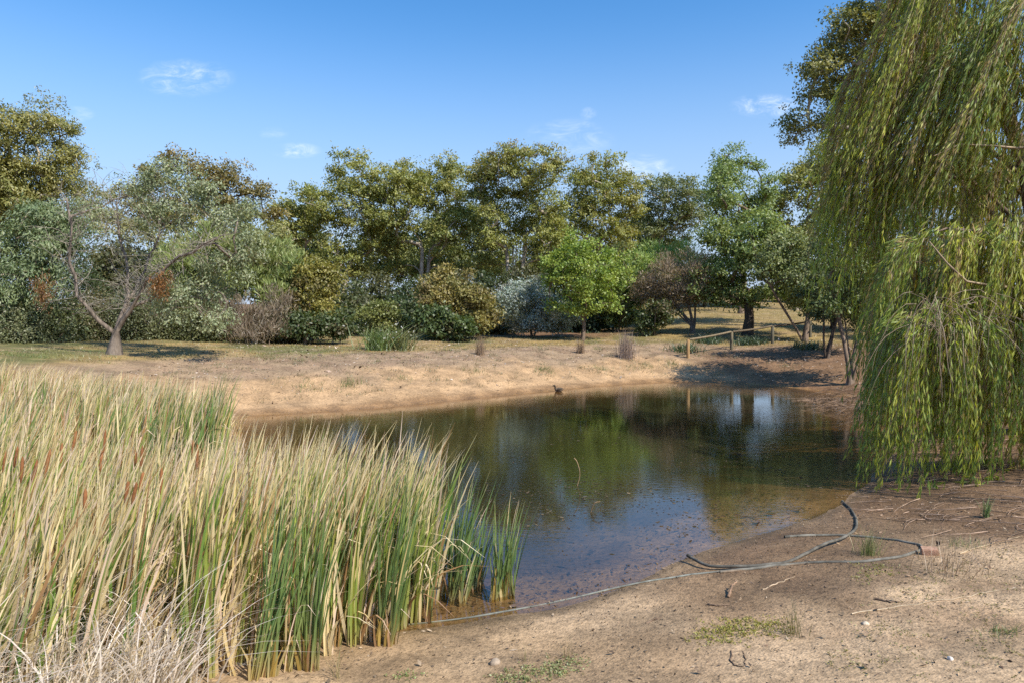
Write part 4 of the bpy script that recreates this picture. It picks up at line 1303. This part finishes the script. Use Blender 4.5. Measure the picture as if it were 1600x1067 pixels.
# single cattail shoots and clumps standing free along the right edge of the bed
CLUMPS = [(790, 930, 26, .95, 'isolated green cattail clump standing farthest out in the shallows'), (736, 914, 22, .98, 'small green cattail clump just behind and left of the isolated one'),
          (702, 934, 34, 1.22, 'thick yellow based cattail clump beside the open water'), (668, 922, 26, 1.35, 'tall cattail clump between the thick clump and the reed bed'), (653, 964, 16, 1.15, 'narrow leaning cattail clump at the end of the pale pipe'),
          (600, 1003, 22, 1.45, 'cattail clump rooted alone on the sand in front of the bed'), (548, 1000, 18, 1.5, 'cattail clump on the wet sand left of the lone sand clump'),
          (482, 1048, 22, 1.45, 'green cattail clump on the sand at the front of the bed'), (415, 1062, 20, 1.45, 'cattail clump near the bottom edge, right of the bleached grass'),
          (628, 950, 20, 1.5, 'cattail clump with an orange base beside the narrow leaning clump'), (575, 965, 22, 1.6, 'bright yellow based cattail clump deeper in the bed edge')]
for k, (px_, py_, nb, hh, lb) in enumerate(CLUMPS):
    gq = np.random.default_rng(600 + k)
    Yw = CZ * FPX / (py_ - HOR)
    p_ = gpt(px_, py_)
    if p_[2] < 0:
        p_ = np.array([(px_ - 800) * Yw / FPX, Yw, 0])
    rt = thing('cattail_clump', lb, 'cattail clump', p_, 'cattail clumps at the edge of the bed')
    ns = max(3, nb // 4)
    shs = p_[:2] + gq.normal(size=(ns, 2)) * (.075 if k < 4 else .06)
    reed_patch('blades', shs, 9, np.full(ns, hh * 1.2), np.full(ns, .06), gq, rt, lean_x=.05 + .05 * (k % 3), arch=.06, wid=.017, ybase=.9, tip=.04, bluish=.6, fan=.17 if k < 3 else .09, broken=.05, base_r=.018)
    B = np.zeros((ns * 5, 3))
    B[:, :2] = np.repeat(shs, 5, 0) + gq.normal(size=(ns * 5, 2)) * .018
    B[:, 2] = gz(B[:, 0], B[:, 1]) - .03
    n = len(B)
    cs = np.array([YEL, STR1, BRN * 1.4, YEL * .8])[gq.integers(0, 4, n)] * gq.uniform(.7, 1.2, (n, 1))
    o = blades('sheath', B, gq.uniform(.18, .42, n) * min(1, hh), gq.normal(size=(n, 2)) * .08, gq.normal(size=(n, 2)) * .12, .024, gq.uniform(-.8, .8, n),
               lambda t_: np.repeat(cs[:, None, :], len(t_), 1), M_REED, rt, seg=3, profile=(1, .95, .7, .2))

HEADS = [(96, 708), (74, 723), (7, 723), (25, 713), (54, 738), (133, 782), (158, 720), (198, 767), (210, 770), (221, 752), (212, 718), (221, 716), (252, 752), (301, 700), (308, 713), (353, 718), (116, 688), (34, 733), (163, 690)]
HL = ['upright brown cattail head in the pair at far left of the reed bed', 'brown cattail head leaning beside the far left pair', 'brown cattail head nearest the left frame edge', 'slim brown cattail head second from the left frame edge',
      'low tilted cattail head left of the lone low one', 'lone low brown cattail head at the left middle of the bed', 'single straight brown head between the left and middle clusters', 'left brown head of the lower trio in the middle of the bed',
      'longest brown head in the middle trio', 'right brown head of the lower trio in the middle', 'left head of the upper pair above the middle trio', 'right head of the upper pair above the middle trio',
      'small brown head just right of the middle trio', 'left head of the pair toward the farther reeds', 'right head of the pair toward the farther reeds', 'tilted brown head rightmost of all in the bed',
      'tilted brown head above the far left pair', 'faint brown head between left edge and left pair', 'highest brown head above the single straight one']
for k, ((px_, py_), lb) in enumerate(zip(HEADS, HL)):
    gq = np.random.default_rng(700 + k)
    zc = gq.uniform(1.52, 1.66)
    Yw = (CZ - zc) * FPX / (py_ - HOR)
    hc = at(px_, py_, Yw)
    tilt = np.array([gq.uniform(.0, .22), gq.normal() * .05, 0])
    hl = gq.uniform(.17, .26)
    b0 = np.array([hc[0] - tilt[0] * 2.2, hc[1], float(gz(hc[:1], hc[1:2])[0])])
    rt = thing('cattail_stalk', lb, 'cattail', b0, 'brown cattail seed heads in the reed bed')
    ax = unit(np.array([tilt[0], tilt[1], 1.0]))
    lo, hi = hc - ax * hl / 2, hc + ax * hl / 2
    tubes('stem', [(catmull([b0, b0 * .5 + lo * .5 + [.02, 0, 0], lo, hi + ax * .12], 4), np.linspace(.006, .003, 13))], (.30, .27, .10), M_REED, rt, 5)
    s = np.linspace(0, 1, 7)
    tubes('seed_head', [(lo + (hi - lo) * s[:, None], .0145 * np.array([.3, .9, 1, 1, 1, .9, .25]))], np.array([.25, .105, .042]) * gq.uniform(.75, 1.2), M_LITTER, rt, 8)

# ------------------------------------------------------------------ tufts and low plants
def tuft(name, label, cat, px, py, h, n, cols, fan=.3, wid=.006, arch=.25, r=.06, group=None, part='blades', dmin=0, dmax=.2, lean=0.0, Y=None):
    gq = np.random.default_rng(int(px * 7 + py))
    p_ = gpt(px, py) if Y is None else on_ground(px, Y)
    rt = thing(name, label, cat, p_, group)
    o = tussock(part, np.array([p_[:2]]), n, h, gq, cols, wid, arch, rt, 4, fan, lean, r, dmin, dmax)
    return rt, p_


GT = [(.13, .19, .045), (.20, .24, .07), (.30, .27, .11)]
DRY = [(.30, .20, .12), (.37, .26, .16), (.24, .16, .10)]
tuft('grass_tuft', 'wiry green grass tuft inside the pipe loop', 'grass tuft', 1356, 868, .36, 130, GT, .5, .004, .4, .06)
tuft('grass_tuft', 'upright wiry sedge tuft on the middle of the near beach', 'grass tuft', 1240, 992, .32, 46, [(.15, .15, .05), (.24, .18, .08)], .3, .004, .15, .05)
tuft('grass_tuft', 'sparse dry sprig at the bottom edge by the round stone', 'grass tuft', 885, 1030, .22, 26, [(.33, .24, .12), (.25, .2, .09)], .45, .003, .2, .03)
tuft('grass_tuft', 'thin dry sprig left of the other bottom edge sprig', 'grass tuft', 820, 1034, .22, 18, [(.33, .24, .12), (.22, .2, .08)], .3, .003, .2, .02)
tuft('grass_tuft', 'tall brown dry weed right of the pipe loop', 'grass tuft', 1485, 895, .36, 120, [(.33, .22, .14), (.40, .29, .18), (.25, .16, .1)], .6, .004, .25, .16)
tuft('grass_tuft', 'green and straw grass tuft near the brick at right', 'grass tuft', 1505, 855, .16, 80, GT, .7, .004, .4, .10)
tuft('grass_tuft', 'small green weed standing on the shaded right bank', 'grass tuft', 1541, 807, .30, 40, [(.13, .2, .06), (.2, .26, .09)], .3, .010, .2, .02)
tuft('grass_tuft', 'green weed at the lower right corner', 'grass tuft', 1570, 990, .13, 60, GT, .8, .005, .4, .06)
tuft('grass_tuft', 'sparse grass sprig at the bottom, right of the sand clump', 'grass tuft', 528, 1062, .45, 14, [(.22, .22, .07), (.34, .26, .12)], .5, .004, .4, .03)
bt = 'dead brown tufts on the far bank'
tuft('dead_tuft', 'upright dead brown tuft left of the silver bush', 'dead tuft', 750, 554, .85, 170, DRY, .20, .012, .12, .10, bt)
tuft('dead_tuft', 'narrow dead brown tuft at the foot of the young tree', 'dead tuft', 907, 552, .75, 140, DRY, .16, .012, .10, .09, bt)
tuft('dead_tuft', 'pinkish grey dead bush of bare stems, widest on the far bank', 'dead tuft', 978, 558, 1.35, 300, [(.32, .24, .20), (.38, .29, .24), (.26, .18, .14)], .22, .012, .10, .20, bt)
gt = 'green grass tufts on the far bank'
for px_, py_, h_, n_, lb in ((545, 602, .40, 90, 'thin dark green tuft alone on the orange sand'), (1010, 572, .25, 90, 'low green tuft below the pinkish dead bush'), (1050, 570, .28, 110, 'green tuft just left of the end post'),
                             (990, 575, .2, 80, 'low tuft left under the dead bush'), (940, 577, .2, 120, 'spreading low tuft below the young tree'), (850, 578, .22, 140, 'wide low tuft on the sand left of the young tree'),
                             (745, 580, .18, 70, 'low tuft on the sand below the upright dead tuft'), (630, 592, .22, 60, 'faint low tuft in the middle of the sand'), (470, 563, .22, 70, 'low tuft on the grey litter at left'), (425, 561, .2, 60, 'leftmost low tuft on the grey litter'),
                             (475, 604, .2, 70, 'low tuft near the left end of the sand'), (705, 547, .25, 40, 'small brown green tuft at the lawn edge'), (935, 545, .22, 50, 'green tuft right of the young tree foot'), (1000, 540, .25, 60, 'green tuft right behind the dead bush'), (845, 545, .22, 40, 'small tuft left of the young tree foot')):
    tuft('bank_tuft', lb, 'grass tuft', px_, py_, h_, n_, [(.13, .17, .05), (.2, .22, .07), (.27, .24, .1)], .6, .012, .4, .22, gt)
# strap-leaved clumps with white flowers
for px_, py_, h_, n_, lb in ((588, 547, 1.15, 320, 'bright green strap leaved clump at the lawn edge, left of its pair'), (622, 546, 1.2, 320, 'straw green strap leaved clump with white flowers, right of its pair')):
    cl = [(.14, .22, .05), (.20, .27, .07), (.11, .16, .04)] if px_ < 600 else [(.19, .21, .07), (.28, .25, .10), (.14, .17, .05)]
    rt, p_ = tuft('strap_leaf_plant', lb, 'plant', px_, py_, h_, n_, cl, .75, .030, .55, .30, 'strap leaved plants at the lawn edge', dmax=.45)
    gq = np.random.default_rng(px_)
    n = 6 if px_ < 600 else 20
    C = p_ + np.stack([gq.normal(size=n) * .5, gq.normal(size=n) * .3 - .2, gq.uniform(.3, 1.15, n)], -1)
    A = unit(gq.normal(size=(n, 3)))
    V, F = leaf_quads(np.repeat(C, 3, 0), unit(gq.normal(size=(3 * n, 3))), .07, .05, gq)
    mesh('flowers', V, F, (.75, .75, .70), M_LEAF, rt)['kind'] = 'stuff'
# pale low mat behind them and dark shaded plants by the fence
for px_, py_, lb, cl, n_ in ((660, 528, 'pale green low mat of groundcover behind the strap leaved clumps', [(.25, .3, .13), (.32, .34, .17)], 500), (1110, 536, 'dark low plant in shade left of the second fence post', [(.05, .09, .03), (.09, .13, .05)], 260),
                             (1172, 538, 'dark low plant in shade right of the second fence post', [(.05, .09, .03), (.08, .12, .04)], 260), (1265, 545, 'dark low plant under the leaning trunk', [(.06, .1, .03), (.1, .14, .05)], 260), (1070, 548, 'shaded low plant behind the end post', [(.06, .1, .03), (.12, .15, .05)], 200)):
    tuft('low_plant', lb, 'plant', px_, py_, .5 if n_ < 400 else .3, n_, cl, .8, .035, .5, .34 if n_ < 400 else .6, dmax=.5, part='foliage')


def rosettes(name, label, poly, n, col, size, g):
    P = scatter([tuple(gpt(a_, b_)[:2]) for a_, b_ in poly], n, g)
    C = np.stack([P[:, 0], P[:, 1], gz(P[:, 0], P[:, 1]) + .006], -1)
    C[:, :2] += g.normal(size=(n, 2)) * .07
    C[:, 2] = gz(C[:, 0], C[:, 1]) + .006
    C = np.repeat(C, 5, 0) + g.normal(size=(n * 5, 3)) * np.array([.016, .016, .004])
    A = unit(g.normal(size=(len(C), 3)) * np.array([1, 1, .2]) + np.array([0, 0, .45]))
    V, F = leaf_quads(C, A, size * g.uniform(.6, 1.3, len(C)), size * .55, g)
    c_ = np.array(col) * g.uniform(.6, 1.3, (len(C), 1)) * g.uniform(.9, 1.1, (len(C), 3))
    o = mesh(name, V, F, np.repeat(c_, 4, 0), M_LEAF)
    tag(o, label, 'groundcover', None, 'stuff')


rosettes('groundcover', 'yellow green creeping weed patch beside the sedge tuft', [(1085, 990), (1150, 968), (1225, 965), (1230, 990), (1160, 1000), (1095, 1008)], 280, (.30, .28, .065), .022, gr)
rosettes('groundcover', 'pale creeping weeds at the bottom edge of the beach', [(770, 1058), (850, 1040), (900, 1030), (905, 1050), (820, 1066), (770, 1067)], 170, (.27, .29, .12), .022, gr)
rosettes('groundcover', 'small yellow weeds below the pipe loop', [(1340, 885), (1395, 882), (1400, 896), (1345, 915)], 60, (.25, .26, .06), .02, gr)
rosettes('groundcover', 'scattered tiny weeds over the dry right side of the beach', [(1340, 960), (1420, 900), (1600, 850), (1600, 1066), (1250, 1060)], 260, (.24, .22, .08), .018, gr)
rosettes('groundcover', 'bright green seedling at the bottom edge left of the stone', [(622, 1056), (645, 1052), (648, 1062), (628, 1064)], 20, (.24, .3, .1), .022, gr)

# lawn grass on the far bank and slope
n = 52000
P = np.stack([gr.uniform(-17, 26, n), gr.uniform(22, 62, n)], -1)
P[:, 1] = 22 + 40 * gr.random(n) ** 1.6
dS = shore(P[:, 0], P[:, 1])
nz_ = fbm(P[:, 0] * .5, P[:, 1] * .5, 3)
kp = (np.abs(P[:, 0]) < P[:, 1] * .85) & (gr.random(n) < sstep(6.0, 8.0, dS + (nz_ - .5) * 3)) & ((P[:, 1] < 38) | (P[:, 0] > 4))
P, nz_ = P[kp], nz_[kp]
n = len(P)
B = np.stack([P[:, 0], P[:, 1], gz(P[:, 0], P[:, 1]) - .01], -1)
mx = np.clip(sstep(.35, .6, nz_) * .7 + sstep(2, 10, P[:, 0]) * .7 + gr.normal(size=n) * .2, 0, 1)[:, None]
gc = (np.array([.15, .20, .055]) * (1 - mx) + np.array([.38, .30, .13]) * mx) * gr.uniform(.7, 1.25, (n, 1))
o = blades('grass', B, gr.uniform(.04, .12, n), gr.normal(size=(n, 2)) * .4, gr.normal(size=(n, 2)) * .3, .022, gr.uniform(0, np.pi, n), lambda t_: np.repeat(gc[:, None, :], len(t_), 1), M_REED, seg=1, profile=(1, .1))
tag(o, 'short patchy lawn grass on the far bank and slope', 'grass', None, 'stuff')


bw = np.stack([gr.uniform(-11, 12, 900), gr.uniform(19, 33, 900)], -1)
dS = shore(bw[:, 0], bw[:, 1])
bw = bw[(dS > .8) & (dS < 8) & (gr.random(900) < .35 + .65 * sstep(.45, .6, fbm(bw[:, 0] * .6, bw[:, 1] * .6, 3))) & (np.abs(bw[:, 0]) < .8 * bw[:, 1])]
o = tussock('bank_weeds', bw, 16, .16, gr, [(.15, .17, .06), (.24, .22, .09), (.33, .26, .13), (.22, .15, .09)], wid=.013, r=.10, fan=.7, arch=.4, lean_x=0, seg=2)
tag(o, 'small straggly weeds dotted over the sandy far bank', 'weeds', None, 'stuff')

# litter: fallen leaves, bark flakes and twigs
def litter(name, label, P, z, size, cols, g, lift=.006, flatness=.25, ar=.35, mat=None):
    n = len(P)
    C = np.stack([P[:, 0], P[:, 1], z + lift], -1)
    az = g.uniform(0, 2 * np.pi, n)
    A = unit(np.stack([np.cos(az), np.sin(az), g.normal(size=n) * flatness], -1))
    up = unit(np.array([0, 0, 1.]) + g.normal(size=(n, 3)) * flatness)
    S_ = unit(np.cross(A, up))
    L = size * g.lognormal(0, .45, n)
    W_ = L * ar * g.uniform(.4, 1.3, n)
    mid = C + A * (L * .45)[:, None]
    V = np.stack([C, mid + S_ * W_[:, None] * .5, C + A * L[:, None], mid - S_ * W_[:, None] * .5], 1).reshape(-1, 3)
    c_ = np.array(cols)[g.integers(0, len(cols), n)] * g.uniform(.6, 1.3, (n, 1))
    o = mesh(name, V, np.arange(4 * n).reshape(-1, 4), np.repeat(c_, 4, 0), mat or M_LITTER)
    tag(o, label, 'leaf litter', None, 'stuff')


n = 34000
P = np.stack([gr.uniform(-2.5, 12.5, n), 3.6 + 13 * gr.random(n) ** 1.2], -1)
dS = shore(P[:, 0], P[:, 1])
kp = (dS > .05) & (gr.random(n) < .25 + .75 * sstep(2.5, 6.5, P[:, 0] + (P[:, 1] - 8) * .4 + (fbm(P[:, 0], P[:, 1], 2) - .5) * 4)) & (np.abs(P[:, 0]) < .8 * P[:, 1] + .5)
P = P[kp]
litter('leaf_litter', 'dead leaves and bark chips strewn over the near beach', P, gz(P[:, 0], P[:, 1]), .028, [(.30, .20, .13), (.16, .10, .065), (.42, .32, .22), (.10, .07, .05), (.36, .25, .15)], gr)
n = 16000
P = np.stack([gr.uniform(-2.5, 7, n), 4.0 + 6 * gr.random(n)], -1)
P = P[shore(P[:, 0], P[:, 1]) > .02]
litter('soil_crumbs', 'dark crumbs of soil scattered on the sand', P, gz(P[:, 0], P[:, 1]), .013, [(.09, .065, .045), (.14, .10, .07), (.2, .15, .1)], gr, lift=.004, ar=.9, flatness=.6)
n = 24000
P = np.stack([gr.uniform(-12, 16, n), gr.uniform(19, 36, n)], -1)
dS = shore(P[:, 0], P[:, 1])
kp = (dS > .3) & (gr.random(n) < .22 + .78 * np.maximum(sstep(2.5, 4.5, dS), sstep(7, 10, P[:, 0]))) & (np.abs(P[:, 0]) < .8 * P[:, 1])
P = P[kp]
litter('leaf_litter', 'grey and brown leaf litter over the far bank', P, gz(P[:, 0], P[:, 1]), .065, [(.34, .25, .19), (.20, .14, .10), (.46, .38, .31), (.14, .09, .06)], gr, lift=.012, flatness=.4)
# twigs under the willow
tw = []
for k in range(520):
    x0 = np.array([gr.uniform(5.2, 11.5), gr.uniform(7.6, 14.5)])
    if float(shore(x0[:1], x0[1:])[0]) < .1:
        continue
    a0 = gr.normal() * .5 + np.pi * .9
    ln = gr.uniform(.15, .9)
    s = np.linspace(0, 1, 5)
    q = x0 + np.stack([np.cos(a0 + s * gr.normal() * .8), np.sin(a0 + s * gr.normal() * .8)], -1) * (s * ln)[:, None]
    tw.append((np.column_stack([q, gz(q[:, 0], q[:, 1]) + .012 + .02 * gr.random()]), np.linspace(.006, .002, 5)))
o = tubes('fallen_twigs', tw, lambda i, V: np.array([.26, .18, .125]) * (.5 + (i * 53 % 100) / 80), M_BARK, None, 4)
tag(o, 'fallen thin twigs lying on the ground below the willow', 'fallen twigs', None, 'stuff')

# floating specks and sunken leaves
q_ = SHORE[gr.integers(0, len(SHORE), 5200)] + gr.normal(size=(5200, 2)) * .16
q_ = q_ + (np.roll(SHORE, -1, 0) - SHORE)[gr.integers(0, len(SHORE), 5200)] * gr.random((5200, 1)) * .5
ds_ = shore(q_[:, 0], q_[:, 1])
q_ = q_[(np.abs(ds_ + .05) < .16) & (gr.random(5200) < sstep(.4, .6, fbm(q_[:, 0] * 1.1, q_[:, 1] * 1.1, 2)))]
litter('shore_debris', 'leaf and bark scraps washed up along the waterline', q_, np.maximum(gz(q_[:, 0], q_[:, 1]), 0), .03, [(.09, .065, .04), (.2, .14, .09), (.05, .04, .03), (.3, .22, .14)], gr, lift=.005, flatness=.15)
n = 16000
P = np.stack([gr.uniform(-2, 8, n), gr.uniform(7.6, 20, n)], -1)
dS = shore(P[:, 0], P[:, 1])
nz_ = fbm(P[:, 0] * .7 + 5, P[:, 1] * .7, 3)
kp = (dS < -.3) & (gr.random(n) < sstep(.40, .62, nz_) * sstep(-1.5, .5, P[:, 0]) * sstep(18, 11, P[:, 1]) + .05)
P = P[kp]
litter('floating_leaves', 'dark specks of leaf and weed floating on the pond', P, np.zeros(len(P)), .034, [(.04, .03, .02), (.07, .05, .03), (.13, .10, .06), (.05, .045, .02)], gr, lift=.004, flatness=.03, ar=.6)
n = 9000
P = np.stack([gr.uniform(-1.5, 4.5, n), gr.uniform(6.4, 12, n)], -1)
dS = shore(P[:, 0], P[:, 1])
P = P[(dS < -.15) & (dS > -3.2)]
litter('sunken_leaves', 'dark sunken leaves on the muddy bed in the shallows', P, gz(P[:, 0], P[:, 1]), .045, [(.05, .04, .04), (.09, .06, .055), (.13, .09, .07)], gr, lift=.012, ar=.3)
